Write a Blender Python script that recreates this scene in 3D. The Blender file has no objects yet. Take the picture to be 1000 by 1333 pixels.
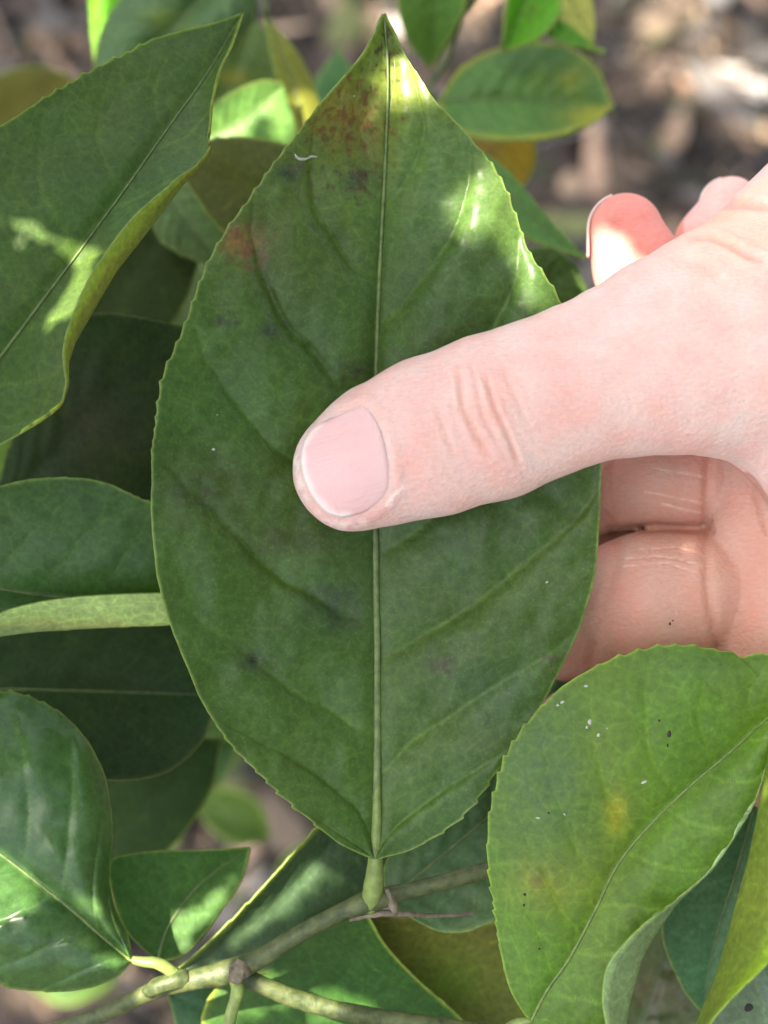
import bpy, math, random
import numpy as np
from mathutils import Vector, Matrix
from mathutils.bvhtree import BVHTree

random.seed(7)
rng = np.random.default_rng(11)
C = bpy.context.scene.collection
SC = bpy.context.scene

# ------------------------------------------------------------------ camera, sky, sun, exposure
# Scene units are metres. A "unit" below is 0.118 mm (one leaf is about 13 cm long).
S = 0.000118
D = 2600.0                                   # camera distance to the held leaf, in units
TILT = math.radians(24)                      # camera looks down, 24 degrees off vertical
RM = np.array(Matrix.Rotation(TILT, 3, 'X'))
ORG = np.array([0.0, 0.0, 0.78])             # the held leaf hangs 0.78 m above the soil
GD = ORG[2] / S

def to_w(p):
    return (np.asarray(p, float) * S) @ RM.T + ORG

cam_d = bpy.data.cameras.new('camera')
cam = bpy.data.objects.new('camera', cam_d); C.objects.link(cam); SC.camera = cam
cam.location = Vector(to_w([0, 0, D])); cam.rotation_euler = (TILT, 0, 0)
cam_d.sensor_fit = 'VERTICAL'; cam_d.sensor_height = 24
cam_d.lens = 12 / (666.5 / D)
cam_d.clip_start = 0.01; cam_d.clip_end = 500
cam_d.dof.use_dof = True
cam_d.dof.focus_distance = (D - 25) * S
cam_d.dof.aperture_fstop = cam_d.lens / 5.0
cam_d.dof.aperture_blades = 0

SUN_V = np.array([-0.42, 0.35, 0.84]); SUN_V = SUN_V / np.linalg.norm(SUN_V)   # towards the sun, leaf frame
SUN_W = RM @ SUN_V
el = math.asin(SUN_W[2]); az = math.atan2(SUN_W[0], SUN_W[1])

world = bpy.data.worlds.new('World'); SC.world = world; world.use_nodes = True
wn = world.node_tree; wn.nodes.clear()
sky = wn.nodes.new('ShaderNodeTexSky'); sky.sky_type = 'NISHITA'; sky.sun_disc = False
sky.sun_elevation = el; sky.sun_rotation = az
sky.air_density = 1.0; sky.dust_density = 4.0; sky.ozone_density = 1.0
hsv = wn.nodes.new('ShaderNodeHueSaturation'); hsv.inputs['Saturation'].default_value = 0.55
bg = wn.nodes.new('ShaderNodeBackground'); bg.inputs['Strength'].default_value = 0.09
wo = wn.nodes.new('ShaderNodeOutputWorld')
wn.links.new(sky.outputs[0], hsv.inputs['Color']); wn.links.new(hsv.outputs[0], bg.inputs[0]); wn.links.new(bg.outputs[0], wo.inputs[0])

sd = bpy.data.lights.new('sun', 'SUN'); sd.energy = 4.2; sd.angle = math.radians(0.47); sd.color = (1.0, 0.91, 0.77)
sun = bpy.data.objects.new('sun', sd); C.objects.link(sun)
sun.rotation_euler = Vector(SUN_W).to_track_quat('Z', 'Y').to_euler()

SC.view_settings.view_transform = 'Standard'; SC.view_settings.look = 'None'
SC.view_settings.gamma = 1.0; SC.view_settings.exposure = 2.55
SC.view_settings.use_curve_mapping = False
SC.cycles.max_bounces = 8; SC.cycles.transparent_max_bounces = 8
SC.cycles.use_denoising = True

# ------------------------------------------------------------------ small maths
def P(px, py, z):
    """photo position at height z over the leaf -> leaf frame"""
    px, py, z = np.broadcast_arrays(np.asarray(px, float), np.asarray(py, float), np.asarray(z, float))
    k = (D - z) / D
    return np.stack([(px - 500) * k, -(py - 666.5) * k, z], -1)

def unP(p):
    k = D / (D - p[..., 2])
    return p[..., 0] * k + 500, 666.5 - p[..., 1] * k

def catmull(pts, ts):
    pts = np.asarray(pts, float); n = len(pts)
    d = np.linalg.norm(np.diff(pts[:, :2], axis=0), axis=1) + 1e-6
    s = np.concatenate([[0], np.cumsum(d)]); s /= s[-1]
    m = np.zeros_like(pts)
    for i in range(n):
        a, b = max(i - 1, 0), min(i + 1, n - 1)
        m[i] = (pts[b] - pts[a]) / (s[b] - s[a])
    ts = np.clip(ts, 0, 1)
    i = np.clip(np.searchsorted(s, ts, 'right') - 1, 0, n - 2)
    h = (s[i + 1] - s[i])[:, None]; u = ((ts - s[i]) / (s[i + 1] - s[i]))[:, None]
    return ((2*u**3-3*u**2+1)*pts[i] + (u**3-2*u**2+u)*h*m[i] + (-2*u**3+3*u**2)*pts[i+1] + (u**3-u**2)*h*m[i+1])

def vnoise(x, y, seed=0):
    """smooth value noise, period-free"""
    xi = np.floor(x).astype(np.int64); yi = np.floor(y).astype(np.int64)
    fx = x - xi; fy = y - yi; fx = fx*fx*(3-2*fx); fy = fy*fy*(3-2*fy)
    def h(a, b):
        v = (a * 374761393 + b * 668265263 + seed * 2147483647) & 0xffffffff
        v = ((v ^ (v >> 13)) * 1274126177) & 0xffffffff
        return ((v ^ (v >> 16)) & 0xffff) / 65535.0
    return (h(xi, yi)*(1-fx)+h(xi+1, yi)*fx)*(1-fy) + (h(xi, yi+1)*(1-fx)+h(xi+1, yi+1)*fx)*fy

def fbm(x, y, seed=0, n=3):
    v = 0; a = .5
    for k in range(n):
        v = v + a * vnoise(x * 2**k, y * 2**k, seed + 17*k); a *= .5
    return v / (1 - .5**n)

def poly_dist(px, py, pts, closed=False):
    pts = np.asarray(pts, float)
    if closed: pts = np.vstack([pts, pts[:1]])
    best = np.full(px.shape, 1e9)
    for a, b in zip(pts[:-1], pts[1:]):
        d = b - a; L = d @ d + 1e-9
        t = np.clip(((px-a[0])*d[0] + (py-a[1])*d[1]) / L, 0, 1)
        best = np.minimum(best, np.hypot(px-a[0]-t*d[0], py-a[1]-t*d[1]))
    return best

def inside(px, py, pts):
    pts = np.asarray(pts, float); r = np.zeros(px.shape, bool); n = len(pts)
    for i in range(n):
        a, b = pts[i], pts[(i+1) % n]
        c = ((a[1] > py) != (b[1] > py))
        r ^= c & (px < (b[0]-a[0]) * (py-a[1]) / ((b[1]-a[1]) + 1e-12) + a[0])
    return r

# ------------------------------------------------------------------ objects
def mesh_obj(name, verts_w, faces, mats, parent=None, origin=None, cols=None, ucols=None, attrs=None, smooth=True, mat_idx=None):
    verts_w = np.asarray(verts_w, float)
    if origin is None: origin = verts_w.mean(0)
    origin = np.asarray(origin, float)
    me = bpy.data.meshes.new(name)
    me.from_pydata((verts_w - origin).tolist(), [], faces.tolist() if hasattr(faces, 'tolist') else faces)
    if smooth: me.polygons.foreach_set('use_smooth', np.ones(len(me.polygons), bool))
    if cols is not None:
        a = me.attributes.new('tint', 'FLOAT_COLOR', 'POINT')
        c = np.ones((len(verts_w), 4)); c[:, :3] = cols; a.data.foreach_set('color', c.ravel())
    if ucols is not None:
        a = me.attributes.new('utint', 'FLOAT_COLOR', 'POINT')
        c = np.ones((len(verts_w), 4)); c[:, :3] = ucols; a.data.foreach_set('color', c.ravel())
    for k, v in (attrs or {}).items():
        a = me.attributes.new(k, 'FLOAT', 'POINT'); a.data.foreach_set('value', np.asarray(v, float).ravel())
    for m in mats: me.materials.append(m)
    if mat_idx is not None: me.polygons.foreach_set('material_index', mat_idx)
    me.update()
    o = bpy.data.objects.new(name, me); C.objects.link(o)
    if parent is not None:
        o.parent = parent; o.location = Vector(origin - world_loc(parent))
    else: o.location = Vector(origin)
    return o

def world_loc(o):
    v = np.array(o.location)
    while o.parent is not None:
        o = o.parent; v = v + np.array(o.location)
    return v

def thing(name, label, cat, loc, group=None):
    o = bpy.data.objects.new(name, None); C.objects.link(o); o.location = Vector(loc)
    o.empty_display_size = .02
    o['label'] = label; o['category'] = cat
    if group: o['group'] = group
    return o

def grid_faces(n, m, wrap=False):
    i, j = np.meshgrid(np.arange(n-1), np.arange(m if wrap else m-1), indexing='ij')
    j2 = (j+1) % m
    return np.stack([i*m+j, (i+1)*m+j, (i+1)*m+j2, i*m+j2], -1).reshape(-1, 4)

def tube_mesh(pts, radii, n=12, rough=0, seed=0, flat=1.0, cap=True):
    """pts in the leaf frame"""
    pts = np.asarray(pts, float); radii = np.asarray(radii, float)
    d = np.linalg.norm(np.diff(pts, axis=0), axis=1); L = d.sum()
    m = max(6, int(L / max(4, radii.mean()*.5))); m = min(m, 160)
    full = np.concatenate([pts, radii[:, None]], 1)
    # catmull over 3D arc length
    s = np.concatenate([[0], np.cumsum(d)]) / L
    ts = np.linspace(0, 1, m)
    mm = np.gradient(full, s, axis=0) if len(s) > 2 else np.repeat((full[1:]-full[:1]), 2, 0)
    i = np.clip(np.searchsorted(s, ts, 'right')-1, 0, len(s)-2); h = (s[i+1]-s[i])[:, None]; u = ((ts-s[i])/(s[i+1]-s[i]))[:, None]
    q = ((2*u**3-3*u**2+1)*full[i] + (u**3-2*u**2+u)*h*mm[i] + (-2*u**3+3*u**2)*full[i+1] + (u**3-u**2)*h*mm[i+1])
    c = q[:, :3]; r = np.maximum(q[:, 3], .3)
    t = np.gradient(c, axis=0); t /= np.linalg.norm(t, axis=1)[:, None] + 1e-9
    up = np.array([0, 0, 1.0]); a = np.cross(t, up); an = np.linalg.norm(a, axis=1)
    a[an < .05] = [1, 0, 0]; a /= np.linalg.norm(a, axis=1)[:, None]; b = np.cross(a, t)
    th = np.linspace(0, 2*np.pi, n, endpoint=False)
    rr = r[:, None] * np.ones(n)
    if rough:
        rr = rr * (1 + rough*(vnoise(np.arange(m)[:, None]*.35 + 0*th, th[None]*1.2, seed)-.5))
    v = c[:, None] + rr[..., None]*(np.cos(th)[None, :, None]*a[:, None] + flat*np.sin(th)[None, :, None]*b[:, None])
    v = v.reshape(-1, 3); f = [tuple(x) for x in grid_faces(m, n, True)]
    if cap:
        f.append(tuple(range(n))); f.append(tuple(range((m-1)*n, m*n))[::-1])
    return v, f

# ------------------------------------------------------------------ materials
def nodes(m):
    m.use_nodes = True; nt = m.node_tree; nt.nodes.clear(); return nt
def N(nt, t, **kw):
    n = nt.nodes.new(t)
    for k, v in kw.items():
        if k.startswith('i_'): n.inputs[k[2:].replace('_', ' ')].default_value = v
        else: setattr(n, k, v)
    return n

def leaf_mat(name, rough=.37, attr='tint', transl=.30, gland=1.0, tr_tint=(1.15, 1.25, .45), bump=.30, spec=.34, underside=False):
    m = bpy.data.materials.new(name); nt = nodes(m); L = nt.links.new
    at = N(nt, 'ShaderNodeAttribute', attribute_name=attr)
    tc = N(nt, 'ShaderNodeTexCoord')
    n1 = N(nt, 'ShaderNodeTexNoise'); n1.inputs['Scale'].default_value = 90; n1.inputs['Detail'].default_value = 6; n1.inputs['Roughness'].default_value = .6
    n2 = N(nt, 'ShaderNodeTexNoise'); n2.inputs['Scale'].default_value = 900; n2.inputs['Detail'].default_value = 4; n2.inputs['Roughness'].default_value = .65
    vo = N(nt, 'ShaderNodeTexVoronoi'); vo.inputs['Scale'].default_value = 1500
    for x in (n1, n2, vo): L(tc.outputs['Object'], x.inputs['Vector'])
    r1 = N(nt, 'ShaderNodeMapRange'); r1.inputs['From Min'].default_value = .3; r1.inputs['From Max'].default_value = .7; r1.inputs['To Min'].default_value = .88; r1.inputs['To Max'].default_value = 1.12
    L(n1.outputs[0], r1.inputs['Value'])
    r2 = N(nt, 'ShaderNodeMapRange'); r2.inputs['From Min'].default_value = .3; r2.inputs['From Max'].default_value = .7; r2.inputs['To Min'].default_value = .78; r2.inputs['To Max'].default_value = 1.22
    L(n2.outputs[0], r2.inputs['Value'])
    mu = N(nt, 'ShaderNodeMath', operation='MULTIPLY'); L(r1.outputs[0], mu.inputs[0]); L(r2.outputs[0], mu.inputs[1])
    vm = N(nt, 'ShaderNodeVectorMath', operation='SCALE'); L(at.outputs['Color'], vm.inputs[0]); L(mu.outputs[0], vm.inputs['Scale'])
    vn = N(nt, 'ShaderNodeTexVoronoi', feature='DISTANCE_TO_EDGE'); vn.inputs['Scale'].default_value = 330; L(tc.outputs['Object'], vn.inputs['Vector'])
    rv = N(nt, 'ShaderNodeMapRange'); rv.inputs['From Max'].default_value = .09; rv.inputs['To Min'].default_value = 1.16; rv.inputs['To Max'].default_value = 1.0; L(vn.outputs['Distance'], rv.inputs['Value'])
    mu2 = N(nt, 'ShaderNodeMath', operation='MULTIPLY'); L(mu.outputs[0], mu2.inputs[0]); L(rv.outputs[0], mu2.inputs[1]); L(mu2.outputs[0], vm.inputs['Scale'])
    # oil glands: tiny pale dots
    g = N(nt, 'ShaderNodeMapRange'); g.inputs['From Min'].default_value = .14; g.inputs['From Max'].default_value = .34; g.inputs['To Min'].default_value = .45*gland; g.inputs['To Max'].default_value = 0
    L(vo.outputs['Distance'], g.inputs['Value'])
    gm = N(nt, 'ShaderNodeMath', operation='MULTIPLY'); L(g.outputs[0], gm.inputs[0]); L(n2.outputs[0], gm.inputs[1])
    mx = N(nt, 'ShaderNodeMix', data_type='RGBA'); mx.inputs[7].default_value = (.16, .22, .07, 1)
    L(gm.outputs[0], mx.inputs[0]); L(vm.outputs[0], mx.inputs[6])
    col = mx.outputs[2]
    bs = N(nt, 'ShaderNodeBsdfPrincipled'); L(col, bs.inputs['Base Color'])
    rr = N(nt, 'ShaderNodeMapRange'); rr.inputs['To Min'].default_value = rough-.07; rr.inputs['To Max'].default_value = rough+.10
    L(n1.outputs[0], rr.inputs['Value']); L(rr.outputs[0], bs.inputs['Roughness'])
    bs.inputs['Specular IOR Level'].default_value = spec
    ad = N(nt, 'ShaderNodeMath', operation='MULTIPLY_ADD'); L(vo.outputs['Distance'], ad.inputs[0]); ad.inputs[1].default_value = .6; L(n2.outputs[0], ad.inputs[2])
    bp = N(nt, 'ShaderNodeBump'); bp.inputs['Strength'].default_value = bump; bp.inputs['Distance'].default_value = .00012
    L(ad.outputs[0], bp.inputs['Height']); L(bp.outputs[0], bs.inputs['Normal'])
    tr = N(nt, 'ShaderNodeBsdfTranslucent')
    tm = N(nt, 'ShaderNodeVectorMath', operation='MULTIPLY'); tm.inputs[1].default_value = [2.2*c for c in tr_tint]; L(col, tm.inputs[0]); L(tm.outputs[0], tr.inputs['Color'])
    ms = N(nt, 'ShaderNodeMixShader'); ms.inputs[0].default_value = transl
    L(bs.outputs[0], ms.inputs[1]); L(tr.outputs[0], ms.inputs[2])
    o = N(nt, 'ShaderNodeOutputMaterial'); L(ms.outputs[0], o.inputs[0])
    return m

def simple_mat(name, col, rough=.6, noise=.25, scale=400, bump=.3, spec=.4, col2=None, transl=0):
    m = bpy.data.materials.new(name); nt = nodes(m); L = nt.links.new
    tc = N(nt, 'ShaderNodeTexCoord')
    n1 = N(nt, 'ShaderNodeTexNoise'); n1.inputs['Scale'].default_value = scale; n1.inputs['Detail'].default_value = 6; n1.inputs['Roughness'].default_value = .65
    L(tc.outputs['Object'], n1.inputs['Vector'])
    cr = N(nt, 'ShaderNodeValToRGB'); c2 = col2 or tuple(min(1, c*(1+noise*1.6)) for c in col)
    cr.color_ramp.elements[0].position = .35; cr.color_ramp.elements[1].position = .68
    cr.color_ramp.elements[0].color = (*[c*(1-noise) for c in col], 1); cr.color_ramp.elements[1].color = (*c2, 1)
    L(n1.outputs[0], cr.inputs[0])
    bs = N(nt, 'ShaderNodeBsdfPrincipled'); L(cr.outputs[0], bs.inputs['Base Color'])
    bs.inputs['Roughness'].default_value = rough; bs.inputs['Specular IOR Level'].default_value = spec
    bp = N(nt, 'ShaderNodeBump'); bp.inputs['Strength'].default_value = bump; bp.inputs['Distance'].default_value = .0003
    L(n1.outputs[0], bp.inputs['Height']); L(bp.outputs[0], bs.inputs['Normal'])
    o = N(nt, 'ShaderNodeOutputMaterial')
    if transl:
        tr = N(nt, 'ShaderNodeBsdfTranslucent'); L(cr.outputs[0], tr.inputs['Color'])
        ms = N(nt, 'ShaderNodeMixShader'); ms.inputs[0].default_value = transl
        L(bs.outputs[0], ms.inputs[1]); L(tr.outputs[0], ms.inputs[2]); L(ms.outputs[0], o.inputs[0])
    else: L(bs.outputs[0], o.inputs[0])
    return m

M_TOP = leaf_mat('leaf_upper_side')
M_GLOSS = leaf_mat('leaf_upper_side_glossy', rough=.27, gland=.5, bump=.12, spec=.5)
M_SATIN = leaf_mat('leaf_upper_side_satin', rough=.46, gland=.35, bump=.35, spec=.33)
M_DARKTOP = leaf_mat('leaf_upper_side_dull', rough=.55, gland=.4, spec=.2)
def under_mat():
    m = leaf_mat('leaf_under_side', attr='utint', rough=.62, gland=.5, spec=.3)
    return m
M_UNDER = under_mat()
M_UTOP = leaf_mat('leaf_pale_side', rough=.62, gland=.5, spec=.3)
M_RIM = simple_mat('leaf_rim', (.20, .27, .06), .5, .2, 900, .2, transl=.3)
M_RIB = simple_mat('midrib', (.098, .135, .042), .45, .3, 700, .25)
M_PET = simple_mat('petiole', (.15, .20, .05), .45, .25, 500, .3)
M_TWIG = simple_mat('green_bark', (.038, .062, .015), .5, .35, 500, .8, col2=(.095, .11, .035))
M_WOOD = simple_mat('brown_bark', (.10, .075, .045), .75, .45, 400, .9, col2=(.24, .20, .14))
M_FLECK = simple_mat('dry_fleck', (.34, .34, .29), .5, .1, 900, .3)
M_SPECK = simple_mat('dark_speck', (.02, .018, .012), .7, .1, 900, .3)

# ------------------------------------------------------------------ leaves
GREEN = (.045, .085, .030)
LB = 1.45
def leaf(name_parent, label, mid, left, right, z, raise_l=0, raise_r=0, fold_l=None, fold_r=None, dzl=35, dzr=35,
         nt=110, nu=14, col=GREEN, ucol=None, edge=(.20, .26, .05), veins=9, vein_amp=4, slope=.22, serr=1.6, wav=4,
         mat=None, rib=6, ribmat=None, patches=(), specks=(), seed=0, bow=0, thick=2.6, petiole=None, fine=True, under_up=False, ripple=0,
         groove=3.0, rim=None, zfun=None, vfade=1.0, edge_w=4.0):
    """one leaf: mid / left / right run base -> tip in photo positions; z = heights at base, middle, tip"""
    col = (col[0]*LB, col[1]*LB, col[2]*.85)
    if ucol is None: ucol = (col[0]*1.3+.03, col[1]*1.2+.03, col[2]*1.3+.01)
    ts = np.linspace(0, 1, nt)
    mid_c = catmull([p[:2] for p in mid], ts)
    zm = (lambda t: (z[0]*(1-t)*(1-2*t) + 4*z[1]*t*(1-t) + z[2]*t*(2*t-1)))(ts)
    env = np.sin(np.pi*np.clip(ts, 0, 1))**.6
    us = 1 - (1-np.linspace(0, 1, nu+1))**1.35
    rows = []
    for sgn, E, raise_, F, dz in ((-1, left, raise_l, fold_l, dzl), (1, right, raise_r, fold_r, dzr)):
        Ep = catmull([p[:2] for p in E], ts)
        U = us[None, :, None]
        if F is None:
            XY = mid_c[:, None]*(1-U) + Ep[:, None]*U
            zz = zm[:, None] + (raise_*env)[:, None]*us[None]**1.6 + (bow*env)[:, None]*np.sin(np.pi*us)[None]
        else:
            # the margin curls back over: same parameter for margin and fold
            d = np.linalg.norm(np.diff(np.array(E, float)[:, :2], axis=0), axis=1); s = np.concatenate([[0], np.cumsum(d)]); s /= s[-1]
            Fp = np.stack([np.interp(ts, s, np.array(F, float)[:, k]) for k in (0, 1)], -1)
            for _ in range(2): Fp[1:-1] = .25*Fp[:-2]+.5*Fp[1:-1]+.25*Fp[2:]
            gap = np.linalg.norm(Ep-Fp, axis=1)
            uf = .8
            inner = mid_c[:, None]*(1-np.minimum(U/uf, 1)) + Fp[:, None]*np.minimum(U/uf, 1)
            w = np.clip((U-uf)/(1-uf), 0, 1)
            XY = inner*(1-w) + Ep[:, None]*w
            zin = zm[:, None] + (raise_*env)[:, None]*np.minimum(us/uf, 1)[None]**1.6 + (bow*env)[:, None]*np.sin(np.pi*np.minimum(us/uf, 1))[None]
            zz = zin + dz*np.clip(gap/18, 0, 1)[:, None]*np.clip((us-uf)/(1-uf), 0, 1)[None]**.8 + 0*us[None]
            for _ in range(2):
                XY[:, 1:-1] = .25*XY[:, :-2]+.5*XY[:, 1:-1]+.25*XY[:, 2:]; zz[:, 1:-1] = .25*zz[:, :-2]+.5*zz[:, 1:-1]+.25*zz[:, 2:]
        # serrate margin
        if serr:
            L = np.linalg.norm(np.diff(Ep, axis=0), axis=1).sum(); ph = ts*L/26 + 3*vnoise(ts*9, ts*0, seed+int(sgn)+5)
            saw = (ph % 1.0); e = serr*(.3 if F is not None else 1)*((saw**2*1.6-.5)*np.clip(vnoise(ts*11, 0*ts+3, seed+9)*2.2-.5, .1, 1.3) + 1.1*(fbm(ts*L/60, 0*ts+7, seed+19)-.5)*2)
            out = Ep-mid_c; out /= np.linalg.norm(out, axis=1)[:, None]+1e-6
            wgt = np.clip((us-.9)/.1, 0, 1)
            XY = XY + out[:, None]*e[:, None, None]*wgt[None, :, None]*np.clip(env*1.5, 0, 1)[:, None, None]
        Wd = np.linalg.norm(Ep-mid_c, axis=1)
        phi = (ts[:, None] - slope*us[None]**1.25 - (.03*(fbm(us*3, 0*us, seed+40+int(sgn))-.5))[None])*veins + (.3 if sgn > 0 else 0) + .3*(vnoise(ts[:, None]*4, us[None]*2, seed+2)-.5)
        fr = phi % 1.0
        pil = (np.clip(4*fr*(1-fr), 0, 1)**.5)*(.55+.45*fr)
        vline = np.exp(-(np.minimum(fr, 1-fr)/.030)**2)
        vein_env = np.clip(np.sin(np.pi*np.clip(us, 0, 1)**.8), 0, 1)**.7*vfade
        amp_n = .45 + .9*vnoise(np.floor(phi)*1.7, 0*phi+seed, seed+3)
        zz = zz + vein_amp*(pil*amp_n)*vein_env[None]*(env*np.clip((1-ts)/.2, 0, 1))[:, None]
        X, Y = XY[..., 0], XY[..., 1]
        zz = zz + wav*(fbm(X/70, Y/70, seed)-.5)*2*np.minimum(1, us*3)[None] + ripple*np.sin(ts*2*np.pi*3.1+seed)[:, None]*(us**2)[None]*env[:, None]
        zz = zz - groove*np.exp(-(us[None]*Wd[:, None]/11.)**2)*env[:, None]
        if zfun is not None: zz = zz + zfun(X, Y, sgn)
        # colour
        c = np.ones(X.shape+(3,))*np.array(col)
        mo = fbm(X/55, Y/55, seed+31); c = c*(0.90+.20*mo)[..., None]
        c[..., 0] *= 0.9+.3*fbm(X/130, Y/130, seed+33)
        c = c*(1+(.55 if sgn > 0 else .3)*(vline*vein_env[None]*np.clip((1-ts)/.15, 0, 1)[:, None])[..., None]*np.array([1.1, .9, .7]))
        for (qx, qy, rx, ry, pc, st) in patches:
            q = np.exp(-(((X-qx)/rx)**2+((Y-qy)/ry)**2)) * (0.35+1.3*fbm(X/14, Y/14, seed+int(qx))) * st
            q = np.clip(q, 0, 1)[..., None]; c = c*(1-q)+np.array(pc)*q
        for (qx, qy, rx, ry, pc, st) in specks:
            q = np.exp(-(((X-qx)/rx)**2+((Y-qy)/ry)**2))*st
            q = np.clip((fbm(X/7, Y/7, seed+int(qx)+1)-(.72-.34*q))*5, 0, 1)*(q > .12); q = np.clip(q, 0, .85)[..., None]; c = c*(1-q)+np.array(pc)*q
        ed = (1-us)[None]*Wd[:, None]
        q = np.clip(1-ed/edge_w, 0, 1)[..., None]*.8*(.6+.8*fbm(X/20, Y/20, seed+8))[..., None]; q = np.clip(q, 0, 1)
        c = c*(1-q)+np.array(edge)*q
        rows.append((X, Y, zz, c))
    X = np.concatenate([rows[0][0][:, ::-1], rows[1][0][:, 1:]], 1)
    Y = np.concatenate([rows[0][1][:, ::-1], rows[1][1][:, 1:]], 1)
    Z = np.concatenate([rows[0][2][:, ::-1], rows[1][2][:, 1:]], 1)
    Cc = np.concatenate([rows[0][3][:, ::-1], rows[1][3][:, 1:]], 1)
    m_ = X.shape[1]
    V = to_w(P(X, Y, Z).reshape(-1, 3)); F = grid_faces(nt, m_)
    base_w = to_w(P(mid_c[0, 0], mid_c[0, 1], zm[0]))
    # make normals face the camera side
    cn = V[F[len(F)//2]]; nrm = np.cross(cn[1]-cn[0], cn[2]-cn[0]); view = RM @ np.array([0, 0, 1.0])
    # judge on the whole leaf
    a = V[F]; nn = np.cross(a[:, 1]-a[:, 0], a[:, 2]-a[:, 0]).sum(0)
    if nn @ view < 0: F = F[:, ::-1]
    if under_up: F = F[:, ::-1]
    o = mesh_obj('leaf', V, F, [mat or M_TOP, M_UNDER, M_RIM], name_parent, base_w, cols=Cc.reshape(-1, 3), ucols=(np.array(ucol)*(Cc/np.array(col)).clip(.6, 1.5)).reshape(-1, 3))
    _ = tuple(min(1, x) for x in (col[0]*1.9+.03, col[1]*1.7+.03, col[2]*1.5+.012))
    md = o.modifiers.new('thickness', 'SOLIDIFY'); md.thickness = thick*S; md.offset = -1; md.material_offset = 1; md.material_offset_rim = 2
    if label: o['label'] = label
    if rib:
        k = np.arange(0, nt-3, 2)
        zc = Z[:, nu]
        rib = rib*.8
        pts = P(X[k, nu], Y[k, nu], zc[k] + (rib*.5 if not under_up else 0))
        rad = rib*(1-.75*ts[k])*.9
        v, f = tube_mesh(pts, rad, 8, flat=.75)
        mesh_obj('midrib', to_w(v), f, [ribmat or M_RIB], o)
    if petiole is not None:
        pts = [P(*q[:3]) for q in petiole]; v, f = tube_mesh(pts, [q[3] for q in petiole], 12, rough=.15, seed=seed)
        mesh_obj('petiole', to_w(v), f, [M_PET], o)
    return o

def twig(parent, pts, mat=M_TWIG, rough=.18, seed=0, name='twig', n=16):
    v, f = tube_mesh([P(*p[:3]) for p in pts], [p[3] for p in pts], n, rough=rough, seed=seed)
    return mesh_obj(name, to_w(v), f, [mat], parent)


# ---- foreground branch with the held leaf
front = thing('citrus_branch', 'green citrus twig low in front, its biggest leaf pinned flat under the thumb', 'branch', to_w(P(210, 1280, -60)), 'citrus branches')

def held_z(X, Y, sgn):
    return 0
PATCH_Y = (.30, .22, .02); PATCH_O = (.22, .095, .02); PATCH_D = (.04, .06, .03)
held = leaf(front, 'large leaf held under the thumb, yellow and rusty near its tip',
    [(488, 1118), (491, 1000), (491, 850), (489, 700), (489, 550), (491, 430), (497, 300), (503, 180), (505, 90), (500, 18)],
    [(484, 1118), (440, 1098), (415, 1078), (350, 1020), (290, 955), (250, 885), (215, 790), (198, 690), (197, 600), (210, 500), (240, 425), (272, 335), (325, 255), (385, 175), (437, 112), (472, 72), (488, 45), (494, 28), (500, 18)],
    [(494, 1118), (540, 1105), (600, 1065), (650, 1000), (710, 910), (750, 830), (773, 750), (782, 660), (783, 580), (760, 480), (727, 385), (690, 325), (655, 235), (600, 165), (570, 135), (547, 100), (528, 72), (512, 40), (500, 18)],
    (-14, 0, 30), raise_l=90, raise_r=18, nt=330, nu=70, veins=7.5, vein_amp=33, slope=.24, serr=2.6, wav=12, rib=8, zfun=lambda X, Y, s_: -7*np.exp(-((X-520)/150)**2-((Y-595)/80)**2), bow=-4,
    col=(.040, .080, .024), edge=(.26, .33, .08), edge_w=4, seed=3, groove=6,
    patches=[(480, 150, 150, 130, (.15, .20, .035), .75), (560, 230, 80, 110, (.10, .18, .05), .6), (510, 60, 40, 60, (.14, .18, .03), .7), (455, 150, 45, 42, (.20, .12, .02), .75), (480, 195, 34, 34, (.14, .11, .02), .5), (318, 315, 28, 22, (.30, .10, .05), .9), (430, 130, 26, 22, (.22, .18, .02), .6),
             (360, 300, 80, 130, (.085, .11, .03), .6), (465, 232, 25, 20, PATCH_D, .8), (350, 432, 14, 10, PATCH_D, .8), (296, 418, 10, 8, PATCH_D, .8), (375, 225, 16, 12, PATCH_D, .8),
             (540, 110, 45, 40, (.20, .25, .035), .7), (270, 640, 90, 60, (.06, .08, .02), .6), (380, 700, 60, 25, (.055, .065, .02), .6),
             (440, 790, 50, 35, (.035, .05, .045), .5), (330, 860, 20, 14, PATCH_D, .7), (575, 866, 16, 12, (.06, .045, .025), .7), (230, 640, 12, 8, PATCH_D, .5), (600, 560, 120, 300, (.06, .10, .045), .5),
             (460, 480, 22, 10, PATCH_D, .6), (640, 905, 60, 40, (.07, .12, .06), .4)],
    specks=[(450, 150, 60, 60, (.12, .06, .015), .8), (400, 215, 40, 40, (.08, .07, .03), .5), (320, 320, 34, 40, (.13, .065, .035), .6), (350, 430, 22, 16, (.06, .05, .03), .6), (296, 418, 14, 10, (.04, .035, .02), .6), (466, 232, 40, 26, (.06, .04, .02), .7),
        (500, 70, 24, 40, (.05, .04, .015), .8), (290, 640, 34, 24, (.05, .055, .02), .5), (335, 860, 26, 12, (.035, .035, .018), .65), (575, 866, 18, 12, (.07, .06, .03), .6), (720, 860, 20, 30, (.08, .07, .035), .5), (460, 486, 28, 10, (.05, .05, .02), .6)],
    petiole=[(480, 1182, -58, 12), (485, 1163, -46, 14), (488, 1143, -32, 12.5), (489, 1124, -22, 10), (489, 1106, -16, 8.2), (490, 1080, -12, 6.8), (491, 1040, -12, 5.5), (491, 1000, -16, 4.5)])
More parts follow.
